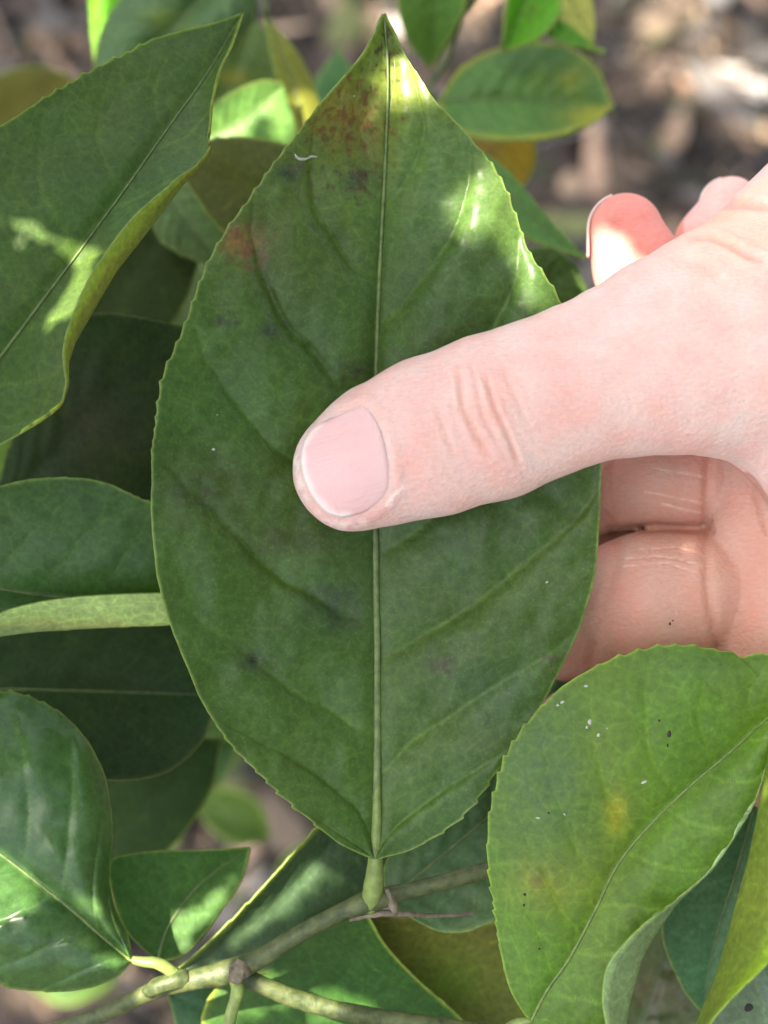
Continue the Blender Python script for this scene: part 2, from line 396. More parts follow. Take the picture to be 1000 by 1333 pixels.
# crumbs on the held leaf
def on_surface(o):
    me = o.data; vs = np.zeros(len(me.vertices)*3); me.vertices.foreach_get('co', vs); vs = vs.reshape(-1, 3)+world_loc(o)
    bv = BVHTree.FromPolygons(vs.tolist(), [tuple(p.vertices) for p in me.polygons]); cw = Vector(to_w([0, 0, D]))
    def f(x, y, h=1.0):
        d = (Vector(to_w(P(x, y, 0)))-cw).normalized(); hit = bv.ray_cast(cw, d)[0]
        q = np.array(hit) if hit is not None else to_w(P(x, y, 0))
        return ((q-ORG)/S) @ RM + np.array([0, 0, h])
    return f
def flecks(parent, spots, mat, name, z):
    sf = on_surface(parent)
    V = []; F = []
    for (x, y, a, b, r) in spots:
        n0 = len(V); c = sf(x, y, .6); k = 8
        V.append(c+np.array([0, 0, min(a, b)*.8]))
        for i in range(k):
            th = 2*np.pi*i/k; w = .75+.5*random.random()
            V.append(c + np.array([math.cos(r)*math.cos(th)*a*w-math.sin(r)*math.sin(th)*b*w, math.sin(r)*math.cos(th)*a*w+math.cos(r)*math.sin(th)*b*w, 0]))
        for i in range(k): F.append((n0, n0+1+i, n0+1+(i+1) % k))
    return mesh_obj(name, to_w(np.array(V)), F, [mat], parent)
sf = on_surface(held)
v, f = tube_mesh([sf(384, 201, 3), sf(387, 206, 3), sf(394, 208, 3), sf(402, 206, 3), sf(406, 204, 3), sf(413, 205, 3)], [.8, 1.9, 2.1, 1.3, 1.9, 1.0], 6)
mesh_obj('white_fibre', to_w(v), f, [M_FLECK], held)
fl = flecks(held, [(278, 585, 2.5, 2, 0), (283, 540, 1.2, .9, 0), (712, 758, 2, 1.3, .5), (461, 125, 1.3, 1.2, 0)], M_FLECK, 'white_crumb', 22); fl['kind'] = 'stuff'

leaf(front, 'wavy glossy leaf at bottom left with blotches of light',
    [(172, 1252), (130, 1217), (100, 1190), (50, 1150), (0, 1112), (-80, 1060), (-150, 1010)],
    [(172, 1252), (150, 1274), (100, 1290), (50, 1292), (0, 1283), (-80, 1240), (-150, 1150), (-150, 1010)],
    [(172, 1252), (168, 1220), (150, 1180), (143, 1140), (147, 1080), (140, 1020), (125, 980), (95, 940), (60, 915), (10, 900), (-60, 910), (-150, 1010)],
    (-70, -40, -60), raise_l=-15, raise_r=-45, nt=150, nu=36, veins=6, vein_amp=10, slope=.25, serr=2, wav=14, rib=4, bow=22, seed=21,
    col=(.036, .082, .034), mat=M_GLOSS, petiole=[(228, 1268, -70, 9), (205, 1254, -60, 8), (185, 1252, -62, 7), (165, 1247, -68, 4)])
leaf(front, 'small flat mid green leaf beside the twig, tip to the right',
    [(205, 1252), (220, 1205), (262, 1150), (325, 1104)],
    [(205, 1252), (165, 1212), (145, 1160), (142, 1125), (152, 1115), (200, 1108), (260, 1107), (325, 1104)],
    [(205, 1252), (240, 1243), (270, 1212), (300, 1170), (317, 1140), (325, 1104)],
    (-190, -210, -230), raise_l=10, raise_r=20, nt=60, nu=12, seed=31, col=(.034, .085, .028), vein_amp=3, rib=3, serr=1, mat=M_DARKTOP)
leaf(front, 'dark blue-green leaf behind the twig, left of the big leaf stalk',
    [(225, 1268), (290, 1235), (360, 1175), (430, 1100), (500, 1010), (560, 950)],
    [(225, 1268), (258, 1240), (300, 1200), (340, 1158), (385, 1108), (415, 1075), (460, 1010), (560, 950)],
    [(225, 1268), (310, 1275), (400, 1245), (480, 1180), (540, 1080), (560, 950)],
    (-170, -190, -260), raise_l=40, raise_r=-40, nt=90, nu=14, seed=41, col=(.032, .060, .042), edge=(.28, .34, .05), edge_w=5, vein_amp=3, rib=0, serr=1.2, mat=M_SATIN)
leaf(front, 'blue-grey leaf behind the twig, right of the big leaf stalk',
    [(500, 1175), (580, 1110), (650, 1050), (740, 960)],
    [(500, 1175), (502, 1120), (560, 1050), (640, 985), (740, 960)],
    [(500, 1175), (590, 1215), (700, 1160), (750, 1060), (740, 960)],
    (-150, -170, -220), raise_l=-30, raise_r=40, nt=80, nu=14, seed=51, col=(.045, .085, .055), vein_amp=7, rib=3, serr=1, mat=M_SATIN)
leaf(front, 'deep green leaf at the bottom edge with a bright yellow margin',
    [(478, 1190), (450, 1260), (455, 1340), (520, 1440)],
    [(478, 1190), (400, 1200), (310, 1255), (262, 1330), (320, 1420), (520, 1440)],
    [(478, 1190), (500, 1228), (540, 1272), (600, 1325), (640, 1372), (610, 1430), (520, 1440)],
    (-150, -190, -180), raise_l=-40, raise_r=30, nt=90, nu=14, seed=61, col=(.022, .062, .016), edge=(.36, .42, .06), edge_w=6, vein_amp=3, rib=0, serr=1, mat=M_DARKTOP)
leaf(front, 'olive brown leaf underside below the twig',
    [(470, 1192), (560, 1250), (650, 1340), (720, 1420)],
    [(470, 1192), (480, 1290), (580, 1400), (720, 1420)],
    [(470, 1192), (560, 1196), (640, 1189), (730, 1215), (790, 1320), (720, 1420)],
    (-200, -250, -270), raise_l=-10, raise_r=20, nt=80, nu=12, seed=71, col=(.085, .095, .026), edge=(.20, .12, .06), edge_w=7, vein_amp=3, rib=0, serr=.6, mat=M_UTOP,
    patches=[(590, 1280, 50, 40, (.10, .17, .02), .7)])
leaf(front, 'bluish leaf low at the bottom edge under the twig',
    [(215, 1290), (300, 1330), (400, 1380), (560, 1400)],
    [(215, 1290), (300, 1280), (420, 1300), (560, 1400)],
    [(215, 1290), (260, 1400), (400, 1460), (560, 1400)],
    (-260, -300, -330), nt=50, nu=10, seed=73, col=(.03, .075, .05), rib=0, mat=M_SATIN)

tw = [(60, 1345, -160, 11), (140, 1318, -120, 11.5), (200, 1290, -85, 12), (250, 1276, -72, 14), (300, 1264, -65, 17), (345, 1243, -60, 13), (400, 1210, -57, 12.5), (450, 1185, -56, 12.5), (476, 1175, -55, 15.5), (500, 1168, -56, 14), (530, 1160, -58, 11), (580, 1148, -62, 11.5), (640, 1131, -68, 11), (720, 1112, -80, 10)]
twig(front, tw, seed=2, rough=.10)
twig(front, [(300, 1264, -70, 17), (330, 1278, -75, 12.5), (370, 1295, -78, 12.5), (430, 1313, -80, 12.5), (520, 1328, -85, 12), (620, 1342, -90, 12), (700, 1352, -95, 12)], seed=4)
twig(front, [(306, 1272, -60, 9), (309, 1290, -45, 9), (302, 1315, -40, 8), (296, 1350, -40, 8)], M_PET, seed=5)
twig(front, [(318, 1268, -52, 10), (312, 1262, -45, 12), (306, 1278, -46, 9)], M_WOOD, .6, seed=6, name='bark_scar')
twig(front, [(503, 1158, -32, 2.5), (508, 1168, -30, 5), (512, 1178, -30, 6), (516, 1190, -34, 2.5)], M_WOOD, .9, seed=7, name='bud_scale')
twig(front, [(192, 1294, -72, 8), (205, 1284, -66, 11), (225, 1277, -64, 12.5), (245, 1272, -68, 11)], M_TWIG, .5, seed=8, name='leaf_node')
twig(front, [(455, 1197, -60, 3), (490, 1190, -55, 4.5), (560, 1192, -90, 3), (640, 1188, -150, 2.5)], M_WOOD, .4, seed=9, name='side_shoot')

# ---- left branch
lb = thing('citrus_branch', 'citrus branch at the left edge, its upper leaf big with a curled yellow margin', 'branch', to_w(P(-220, 700, -150)), 'citrus branches')
leaf(lb, 'large upper left leaf with its right margin curled over',
    [(-140, 620), (-60, 540), (0, 465), (60, 385), (105, 325), (160, 250), (220, 165), (270, 95), (315, 18)],
    [(-140, 620), (-230, 480), (-200, 320), (-100, 210), (0, 162), (50, 130), (100, 100), (150, 74), (200, 50), (270, 32), (315, 18)],
    [(-140, 620), (-60, 606), (0, 577), (54, 545), (76, 526), (84, 500), (81, 465), (84, 440), (100, 395), (122, 350), (170, 285), (220, 240), (268, 200), (272, 165), (275, 130), (285, 90), (300, 60), (315, 18)],
    (60, 20, -150), raise_l=25, raise_r=45, fold_r=
    [(-140, 620), (-62, 607), (-2, 579), (54, 547), (79, 528), (88, 502), (88, 472), (97, 446), (124, 400), (150, 355), (195, 298), (234, 245), (270, 202), (273, 165), (276, 130), (286, 90), (301, 60), (315, 18)],
    dzr=45, nt=230, nu=40, veins=8, vein_amp=5, slope=.22, serr=2.6, wav=7, rib=4, seed=81, col=(.040, .076, .024), ucol=(.17, .21, .03), edge=(.24, .32, .035), edge_w=4, mat=M_SATIN, groove=7)
leaf(lb, 'leaf at the left edge with its pale lower margin rolled up',
    [(-240, 720), (-100, 740), (0, 766), (100, 779), (200, 778), (330, 745)],
    [(-240, 720), (-60, 650), (0, 632), (40, 624), (100, 621), (140, 628), (170, 642), (205, 658), (270, 690), (330, 745)],
    [(-240, 720), (-100, 850), (0, 797), (50, 783), (100, 776), (150, 773), (215, 771), (280, 770), (330, 745)],
    (-80, -120, -170), raise_l=20, raise_r=10, fold_r=
    [(-240, 720), (-110, 850), (0, 829), (50, 823), (100, 820), (150, 817), (215, 815), (280, 800), (330, 745)],
    dzr=50, nt=170, nu=30, veins=8, vein_amp=6, serr=1.6, wav=6, rib=4, bow=16, seed=91, col=(.042, .085, .045), ucol=(.26, .33, .12), edge=(.22, .30, .07), edge_w=4.5, mat=M_SATIN)
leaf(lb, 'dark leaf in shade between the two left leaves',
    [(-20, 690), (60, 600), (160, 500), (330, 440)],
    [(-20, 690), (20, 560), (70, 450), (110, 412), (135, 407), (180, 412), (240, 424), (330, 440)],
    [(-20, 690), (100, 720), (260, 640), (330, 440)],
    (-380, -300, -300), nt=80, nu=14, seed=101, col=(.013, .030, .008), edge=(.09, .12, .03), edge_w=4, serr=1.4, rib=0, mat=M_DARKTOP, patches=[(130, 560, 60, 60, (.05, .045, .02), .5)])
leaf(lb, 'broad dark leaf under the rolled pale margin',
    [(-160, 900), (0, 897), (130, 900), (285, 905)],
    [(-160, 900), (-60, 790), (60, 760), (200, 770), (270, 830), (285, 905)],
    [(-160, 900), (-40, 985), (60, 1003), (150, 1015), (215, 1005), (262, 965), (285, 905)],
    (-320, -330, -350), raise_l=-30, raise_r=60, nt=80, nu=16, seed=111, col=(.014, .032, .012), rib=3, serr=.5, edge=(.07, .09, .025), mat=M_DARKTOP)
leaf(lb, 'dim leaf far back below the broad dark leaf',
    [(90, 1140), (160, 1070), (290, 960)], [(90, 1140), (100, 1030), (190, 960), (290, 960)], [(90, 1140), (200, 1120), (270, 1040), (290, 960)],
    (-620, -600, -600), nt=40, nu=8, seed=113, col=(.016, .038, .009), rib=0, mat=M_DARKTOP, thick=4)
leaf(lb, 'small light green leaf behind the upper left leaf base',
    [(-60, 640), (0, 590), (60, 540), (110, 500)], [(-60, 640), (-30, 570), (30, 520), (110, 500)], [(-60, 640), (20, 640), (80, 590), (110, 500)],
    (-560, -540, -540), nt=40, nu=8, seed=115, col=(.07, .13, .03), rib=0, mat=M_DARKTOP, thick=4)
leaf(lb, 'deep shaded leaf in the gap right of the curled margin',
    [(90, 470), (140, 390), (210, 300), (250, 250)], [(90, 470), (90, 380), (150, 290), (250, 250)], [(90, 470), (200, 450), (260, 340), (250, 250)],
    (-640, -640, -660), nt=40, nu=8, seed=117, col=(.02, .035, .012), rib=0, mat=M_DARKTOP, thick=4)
twig(lb, [(-240, 900, -260, 14), (-230, 780, -160, 14), (-215, 700, -90, 14), (-190, 600, -40, 13), (-180, 500, -60, 12)], seed=11)
twig(lb, [(-215, 700, -90, 7), (-180, 660, 20, 7), (-138, 619, 60, 6)], M_PET, seed=12, name='leaf_stalk')
twig(lb, [(-230, 760, -150, 7), (-235, 735, -90, 6)], M_PET, seed=13, name='leaf_stalk')

# ---- right branch
rb = thing('citrus_branch', 'citrus branch at lower right with a yellow-spotted leaf and a lime green rolled leaf', 'branch', to_w(P(700, 1420, 0)), 'citrus branches')
L12 = leaf(rb, 'broad lower right leaf with two yellow patches and white specks',
    [(690, 1332), (712, 1290), (740, 1250), (775, 1185), (805, 1125), (850, 1070), (900, 1022), (950, 980), (1000, 935), (1080, 875), (1140, 830)],
    [(690, 1332), (665, 1290), (650, 1230), (636, 1140), (633, 1090), (645, 1020), (665, 970), (700, 925), (740, 888), (790, 860), (840, 843), (885, 840), (930, 845), (952, 848), (963, 854), (975, 852), (1010, 850), (1090, 825), (1140, 830)],
    [(690, 1332), (740, 1352), (785, 1345), (783, 1300), (790, 1256), (812, 1228), (845, 1196), (882, 1168), (925, 1130), (950, 1095), (980, 1045), (1003, 985), (1060, 920), (1110, 860), (1140, 830)],
    (30, 60, 60), raise_l=-12, raise_r=14, fold_r=
    [(690, 1332), (745, 1358), (812, 1350), (822, 1300), (836, 1250), (850, 1222), (864, 1200), (884, 1171), (926, 1132), (951, 1096), (981, 1046), (1004, 986), (1061, 921), (1111, 861), (1140, 830)],
    dzr=40, nt=240, nu=44, veins=10, vein_amp=3, slope=.18, serr=2.6, wav=5, rib=3.2, seed=121, bow=10, ucol=(.20, .28, .13), col=(.058, .112, .017), edge=(.26, .36, .05), edge_w=4,
    patches=[(713, 1145, 44, 30, (.22, .23, .02), .85), (803, 1062, 14, 30, (.26, .26, .015), .8), (735, 1130, 50, 40, (.11, .17, .02), .7), (700, 1148, 8, 8, (.10, .06, .02), .8),
             (700, 1000, 60, 120, (.065, .12, .05), .6), (900, 870, 60, 20, (.07, .14, .03), .5)], mat=M_SATIN, ribmat=simple_mat('pale_midrib', (.105, .15, .035), .5, .25, 700, .2),
    petiole=[(640, 1372, -20, 10), (658, 1345, 5, 9), (675, 1333, 25, 8), (692, 1328, 30, 4.5)])
fl = flecks(L12, [(763, 893, 3, 2, 0), (732, 914, 3, 1.6, .6), (726, 918, 2, 1.5, 0), (768, 940, 2.6, 3.6, 0), (764, 947, 1.5, 2, 0), (779, 957, 2, 2.6, 0), (790, 948, 1.3, 1.3, 0), (839, 1018, 4, 1.6, .4), (700, 1065, 3.5, 1.2, -.2), (735, 1060, 2, 1.2, -.7)], M_FLECK, 'white_crumb', 62); fl['kind'] = 'stuff'
fl = flecks(L12, [(871, 955, 2.6, 4.2, 0), (858, 938, 1.8, 2, 0), (869, 970, 1.4, 3, 0), (683, 1164, 2.2, 2, 0), (682, 1178, 1.6, 2, 0), (702, 1235, 1.6, 1.3, 0), (714, 1058, 1.6, 1.3, 0)], M_SPECK, 'black_speck', 61); fl['kind'] = 'stuff'
L13 = leaf(rb, 'lime green leaf at the right edge, rolled so its underside shows',
    [(880, 1430), (960, 1400), (1045, 1310), (1085, 1150), (1012, 925)],
    [(880, 1430), (908, 1366), (930, 1328), (965, 1290), (1000, 1255), (1032, 1200), (1042, 1060), (1012, 925)],
    [(880, 1430), (1050, 1450), (1200, 1320), (1190, 1100), (1012, 925)],
    (60, 60, 90), raise_l=30, raise_r=0, fold_l=[(880, 1430), (890, 1372), (907, 1330), (930, 1270), (948, 1200), (972, 1110), (992, 1020), (1012, 925)],
    dzl=110, nt=140, nu=30, veins=8, vein_amp=5, serr=1, rib=3, wav=10, seed=131, col=(.09, .13, .14), ucol=(.12, .18, .022), edge=(.22, .32, .05), mat=M_GLOSS)
fl = flecks(L13, [(974, 1311, 7, 5, .5)], M_SPECK, 'hole_spot', 150)
leaf(rb, 'blue-green leaf between the spotted leaf and the lime green leaf',
    [(985, 1040), (960, 1130), (930, 1230), (915, 1320)], [(985, 1040), (925, 1110), (870, 1170), (862, 1220), (890, 1290), (915, 1320)], [(985, 1040), (1010, 1120), (990, 1250), (915, 1320)],
    (-160, -170, -190), raise_l=10, raise_r=30, nt=70, nu=14, seed=141, col=(.045, .10, .075), rib=3, serr=.6, mat=M_SATIN)
leaf(rb, 'blurred mottled leaf under the curled edge of the spotted leaf',
    [(800, 1420), (830, 1340), (860, 1260), (890, 1180)], [(800, 1420), (770, 1330), (800, 1240), (890, 1180)], [(800, 1420), (890, 1380), (925, 1290), (890, 1180)],
    (-420, -400, -400), raise_l=60, raise_r=-40, nt=60, nu=12, seed=143, col=(.055, .08, .05), rib=4, vein_amp=16, wav=24, mat=M_GLOSS, patches=[(850, 1290, 25, 30, (.15, .12, .06), .8), (885, 1280, 20, 60, (.12, .10, .06), .6)])
leaf(rb, 'dark leaf behind the spotted leaf, close to its upper right margin',
    [(850, 1420), (930, 1250), (1060, 1060)], [(850, 1420), (830, 1250), (930, 1090), (1060, 1060)], [(850, 1420), (1050, 1380), (1110, 1200), (1060, 1060)],
    (-640, -640, -640), nt=50, nu=10, seed=145, col=(.03, .06, .03), rib=0, mat=M_DARKTOP, thick=4)
leaf(rb, 'small blue-grey leaf tip between the big leaf and the spotted leaf',
    [(650, 1010), (710, 930), (760, 870), (800, 830)], [(650, 1010), (670, 920), (740, 845), (800, 830)], [(650, 1010), (740, 960), (800, 900), (800, 830)],
    (-250, -240, -240), nt=60, nu=12, seed=147, col=(.06, .12, .13), rib=3, vein_amp=6, mat=M_GLOSS)
twig(rb, [(560, 1460, -60, 13), (640, 1374, -40, 13), (760, 1400, -40, 12), (880, 1432, 0, 12), (1000, 1480, 40, 12)], seed=15)

# ---- upper right background branch
ub = thing('citrus_branch', 'blurred citrus sprig behind the upper right, one broad leaf with a yellow rim', 'branch', to_w(P(580, -60, -900)), 'citrus branches')
kw = dict(nt=70, nu=14, serr=1.5, thick=5)
leaf(ub, 'broad blurred leaf with yellow rim, upper right',
    [(570, 132), (640, 128), (720, 130), (799, 137)], [(570, 132), (600, 88), (655, 60), (720, 55), (772, 82), (799, 137)], [(570, 132), (590, 168), (640, 181), (700, 180), (760, 164), (799, 137)],
    (-860, -880, -900), raise_l=-60, raise_r=90, seed=151, col=(.045, .105, .035), edge=(.30, .28, .03), edge_w=9, rib=3, vein_amp=10, mat=M_SATIN,
    patches=[(745, 100, 25, 20, (.17, .20, .02), .9), (700, 95, 16, 20, (.12, .20, .03), .8), (770, 150, 40, 14, (.22, .22, .02), .9)], **kw)
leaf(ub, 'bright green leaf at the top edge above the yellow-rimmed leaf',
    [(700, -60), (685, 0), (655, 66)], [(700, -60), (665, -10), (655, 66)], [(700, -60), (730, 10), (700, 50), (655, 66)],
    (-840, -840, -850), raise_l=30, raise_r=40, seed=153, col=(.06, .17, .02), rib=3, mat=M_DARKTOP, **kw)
leaf(ub, 'pale underside of a leaf at the top edge',
    [(720, -90), (735, -20), (772, 56)], [(720, -90), (700, -20), (715, 25), (772, 56)], [(720, -90), (765, -20), (775, 30), (772, 56)],
    (-900, -900, -900), seed=155, col=(.20, .22, .10), rib=3, mat=M_UTOP, **kw)
leaf(ub, 'narrow green leaf crossing under the pale one',
    [(690, 10), (730, 42), (786, 68)], [(690, 10), (735, 28), (786, 68)], [(690, 10), (720, 52), (786, 68)],
    (-830, -830, -830), seed=157, col=(.06, .16, .03), rib=0, mat=M_DARKTOP, **kw)
leaf(ub, 'yellowed leaf below the broad blurred leaf',
    [(600, 150), (640, 200), (665, 262)], [(600, 150), (600, 215), (665, 262)], [(600, 150), (690, 170), (695, 220), (665, 262)],
    (-1000, -1000, -1000), seed=159, col=(.22, .18, .04), rib=0, mat=M_UTOP, patches=[(625, 190, 30, 20, (.30, .22, .10), .8)], **kw)
leaf(ub, 'curved green leaf behind the right margin of the held leaf',
    [(590, 170), (650, 235), (700, 290), (762, 335)], [(590, 170), (665, 225), (710, 278), (762, 335)], [(590, 170), (640, 270), (690, 310), (762, 335)],
    (-700, -640, -640), raise_l=-20, raise_r=30, seed=161, col=(.045, .11, .03), edge=(.12, .22, .03), rib=3, mat=M_SATIN, **kw)
leaf(ub, 'round dark leaf tucked beside the index fingertip',
    [(640, 420), (690, 375), (755, 352)], [(640, 420), (660, 340), (705, 322), (735, 332), (755, 352)], [(640, 420), (720, 450), (770, 410), (755, 352)],
    (-520, -500, -500), seed=163, col=(.030, .06, .018), edge=(.08, .15, .03), rib=0, mat=M_DARKTOP, **kw)
leaf(ub, 'dim green leaf at the top edge right of the held leaf tip',
    [(560, -70), (565, 10), (560, 90)], [(560, -70), (520, -10), (530, 50), (560, 90)], [(560, -70), (605, -10), (590, 40), (560, 90)],
    (-900, -900, -1000), raise_l=-30, raise_r=40, seed=165, col=(.05, .11, .03), rib=3, mat=M_DARKTOP, **kw)
twig(ub, [(585, -100, -900, 9), (612, -30, -900, 8), (600, 20, -910, 7), (580, 80, -920, 6), (560, 120, -880, 6), (572, 132, -862, 5)], seed=17)
twig(ub, [(600, 20, -905, 5), (660, -40, -860, 6), (705, -65, -845, 6)], seed=18)

# ---- upper left background branch
vb = thing('citrus_branch', 'blurred citrus sprig behind the upper left with one sunlit leaf', 'branch', to_w(P(330, -80, -900)), 'citrus branches')
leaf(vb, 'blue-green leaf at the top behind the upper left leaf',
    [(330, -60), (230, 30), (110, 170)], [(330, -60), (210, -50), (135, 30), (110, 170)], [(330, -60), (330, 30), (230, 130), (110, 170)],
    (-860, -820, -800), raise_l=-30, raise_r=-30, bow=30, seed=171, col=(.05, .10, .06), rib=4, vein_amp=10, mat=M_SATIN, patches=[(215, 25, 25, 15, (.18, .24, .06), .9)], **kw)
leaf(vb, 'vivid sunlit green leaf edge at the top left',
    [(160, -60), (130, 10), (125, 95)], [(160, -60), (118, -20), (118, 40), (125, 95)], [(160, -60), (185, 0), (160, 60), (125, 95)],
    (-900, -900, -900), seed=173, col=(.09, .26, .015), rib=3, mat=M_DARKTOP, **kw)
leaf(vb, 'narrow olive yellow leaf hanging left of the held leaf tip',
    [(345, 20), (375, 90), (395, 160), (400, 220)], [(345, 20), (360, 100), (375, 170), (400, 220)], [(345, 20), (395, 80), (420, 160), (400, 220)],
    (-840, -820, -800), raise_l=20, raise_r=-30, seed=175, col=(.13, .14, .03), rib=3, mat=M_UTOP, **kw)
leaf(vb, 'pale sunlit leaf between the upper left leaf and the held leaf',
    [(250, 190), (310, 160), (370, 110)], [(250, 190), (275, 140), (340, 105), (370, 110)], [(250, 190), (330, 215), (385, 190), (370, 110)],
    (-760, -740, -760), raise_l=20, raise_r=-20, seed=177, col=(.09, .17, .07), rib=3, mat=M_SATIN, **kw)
leaf(vb, 'olive brown leaf just left of the held leaf',
    [(420, 230), (330, 240), (225, 210)], [(420, 230), (400, 200), (340, 180), (270, 182), (225, 210)], [(420, 230), (370, 320), (300, 310), (225, 210)],
    (-420, -440, -480), raise_l=-20, raise_r=20, seed=179, col=(.042, .052, .010), rib=0, mat=M_DARKTOP, **kw)
leaf(vb, 'grey-green leaf under the olive brown leaf',
    [(200, 230), (240, 290), (300, 360)], [(200, 230), (205, 310), (300, 360)], [(200, 230), (260, 230), (310, 290), (300, 360)],
    (-600, -600, -620), seed=181, col=(.07, .12, .07), rib=3, mat=M_SATIN, **kw)
leaf(vb, 'small green leaves far behind the olive yellow leaf',
    [(440, 60), (445, 120), (420, 190)], [(440, 60), (405, 120), (420, 190)], [(440, 60), (470, 120), (420, 190)],
    (-1300, -1300, -1300), seed=183, col=(.04, .10, .05), rib=0, mat=M_SATIN, **kw)
leaf(vb, 'mottled green leaf behind the upper left leaf tip',
    [(330, 20), (310, 80), (280, 140)], [(330, 20), (270, 70), (280, 140)], [(330, 20), (370, 80), (330, 140), (280, 140)],
    (-1100, -1100, -1100), seed=185, col=(.06, .10, .04), rib=0, mat=M_SATIN, patches=[(305, 100, 20, 12, (.22, .22, .03), .9)], **kw)
leaf(vb, 'grey-green leaf deep in the gap beside the held leaf margin',
    [(215, 330), (240, 400), (230, 470)], [(215, 330), (170, 400), (230, 470)], [(215, 330), (300, 390), (230, 470)],
    (-1100, -1100, -1100), seed=187, col=(.05, .085, .04), rib=0, mat=M_SATIN, **kw)
leaf(vb, 'yellow blurred leaf low in the upper left corner',
    [(-30, 180), (30, 130), (95, 100)], [(-30, 180), (-20, 110), (50, 85), (95, 100)], [(-30, 180), (60, 190), (100, 150), (95, 100)],
    (-1700, -1700, -1700), seed=189, col=(.07, .065, .012), rib=0, mat=M_UTOP, **kw)
leaf(vb, 'small bright green leaf on the soil below the held leaf',
    [(252, 930), (285, 970), (315, 1000)], [(252, 930), (262, 985), (315, 1000)], [(252, 930), (300, 950), (315, 1000)],
    (-2400, -2400, -2400), seed=191, col=(.03, .075, .012), rib=0, mat=M_DARKTOP, nt=40, nu=8, thick=6)
for i_, (gx_, gy_, gl_, ga_, gz_) in enumerate([(250, 1000, 150, .5, -1500), (300, 1060, 120, 2.6, -2200), (200, 1060, 160, 1.2, -1300), (270, 940, 140, -.6, -1800), (400, 1130, 110, .9, -2600), (250, 370, 110, 1.9, -1700), (100, 1270, 130, .2, -2700)]):
    u_ = np.array([math.cos(ga_), -math.sin(ga_)]); w_ = np.array([u_[1], -u_[0]])*gl_*.26; a_ = np.array([gx_, gy_])-u_*gl_*.5; b_ = a_+u_*gl_; m_ = (a_+b_)/2
    leaf(vb, 'dim green leaf far below, out of focus', [a_, m_+w_*.1, b_], [a_, a_*.7+b_*.3+w_, a_*.3+b_*.7+w_*.8, b_], [a_, a_*.7+b_*.3-w_, a_*.3+b_*.7-w_*.8, b_], (gz_, gz_+40, gz_-60),
         seed=201+i_, col=((.03, .07, .02), (.05, .09, .02), (.025, .05, .025))[i_ % 3], rib=0, mat=M_SATIN, nt=30, nu=6, serr=0, thick=6, raise_l=40, raise_r=40)
twig(vb, [(360, -120, -900, 9), (350, -60, -880, 8), (345, 20, -850, 6)], seed=19)
twig(vb, [(350, -60, -880, 6), (250, -90, -880, 6), (165, -60, -900, 5)], seed=20)

# ------------------------------------------------------------------ hand
M_SKIN = bpy.data.materials.new('skin'); nt = nodes(M_SKIN); L = nt.links.new
at = N(nt, 'ShaderNodeAttribute', attribute_name='tint'); tc = N(nt, 'ShaderNodeTexCoord')
n1 = N(nt, 'ShaderNodeTexNoise'); n1.inputs['Scale'].default_value = 160; n1.inputs['Detail'].default_value = 5
n2 = N(nt, 'ShaderNodeTexNoise'); n2.inputs['Scale'].default_value = 1500; n2.inputs['Detail'].default_value = 3
mp = N(nt, 'ShaderNodeMapping'); mp.inputs['Rotation'].default_value = (TILT, 0, math.radians(-35)); mp.inputs['Scale'].default_value = (1, 3.2, 1)
n3 = N(nt, 'ShaderNodeTexNoise'); n3.inputs['Scale'].default_value = 850; n3.inputs['Detail'].default_value = 3; n3.inputs['Roughness'].default_value = .6
vo = N(nt, 'ShaderNodeTexVoronoi'); vo.inputs['Scale'].default_value = 1300
for x in (n1, n2, vo): L(tc.outputs['Object'], x.inputs['Vector'])
L(tc.outputs['Object'], mp.inputs[0]); L(mp.outputs[0], n3.inputs['Vector'])
r1 = N(nt, 'ShaderNodeMapRange'); r1.inputs['From Min'].default_value = .3; r1.inputs['From Max'].default_value = .7; r1.inputs['To Min'].default_value = 0; r1.inputs['To Max'].default_value = 1
L(n1.outputs[0], r1.inputs[0])
mx = N(nt, 'ShaderNodeMix', data_type='RGBA'); mx.blend_type = 'MULTIPLY'; mx.inputs[0].default_value = 1
cr = N(nt, 'ShaderNodeValToRGB'); cr.color_ramp.elements[0].color = (1.03, .87, .84, 1); cr.color_ramp.elements[1].color = (1, 1.05, 1.04, 1)
L(r1.outputs[0], cr.inputs[0]); L(at.outputs['Color'], mx.inputs[6]); L(cr.outputs[0], mx.inputs[7])
r3 = N(nt, 'ShaderNodeMapRange'); r3.inputs['From Min'].default_value = .35; r3.inputs['From Max'].default_value = .7; r3.inputs['To Min'].default_value = .94; r3.inputs['To Max'].default_value = 1.05
L(n3.outputs[0], r3.inputs[0])
vm = N(nt, 'ShaderNodeVectorMath', operation='SCALE'); L(mx.outputs[2], vm.inputs[0]); L(r3.outputs[0], vm.inputs['Scale'])
bs = N(nt, 'ShaderNodeBsdfPrincipled'); L(vm.outputs[0], bs.inputs['Base Color'])
bs.inputs['Roughness'].default_value = .55; bs.inputs['Specular IOR Level'].default_value = .35
bs.inputs['Subsurface Weight'].default_value = .55; bs.inputs['Subsurface Radius'].default_value = (1.0, .32, .18); bs.inputs['Subsurface Scale'].default_value = .0026
mp2 = N(nt, 'ShaderNodeMapping'); mp2.inputs['Rotation'].default_value = (TILT, 0, math.radians(48)); mp2.inputs['Scale'].default_value = (1, 4, 1)
n4 = N(nt, 'ShaderNodeTexNoise'); n4.inputs['Scale'].default_value = 600; n4.inputs['Detail'].default_value = 3; L(tc.outputs['Object'], mp2.inputs[0]); L(mp2.outputs[0], n4.inputs['Vector'])
a0 = N(nt, 'ShaderNodeMath', operation='ADD'); L(vo.outputs['Distance'], a0.inputs[0]); L(n4.outputs[0], a0.inputs[1])
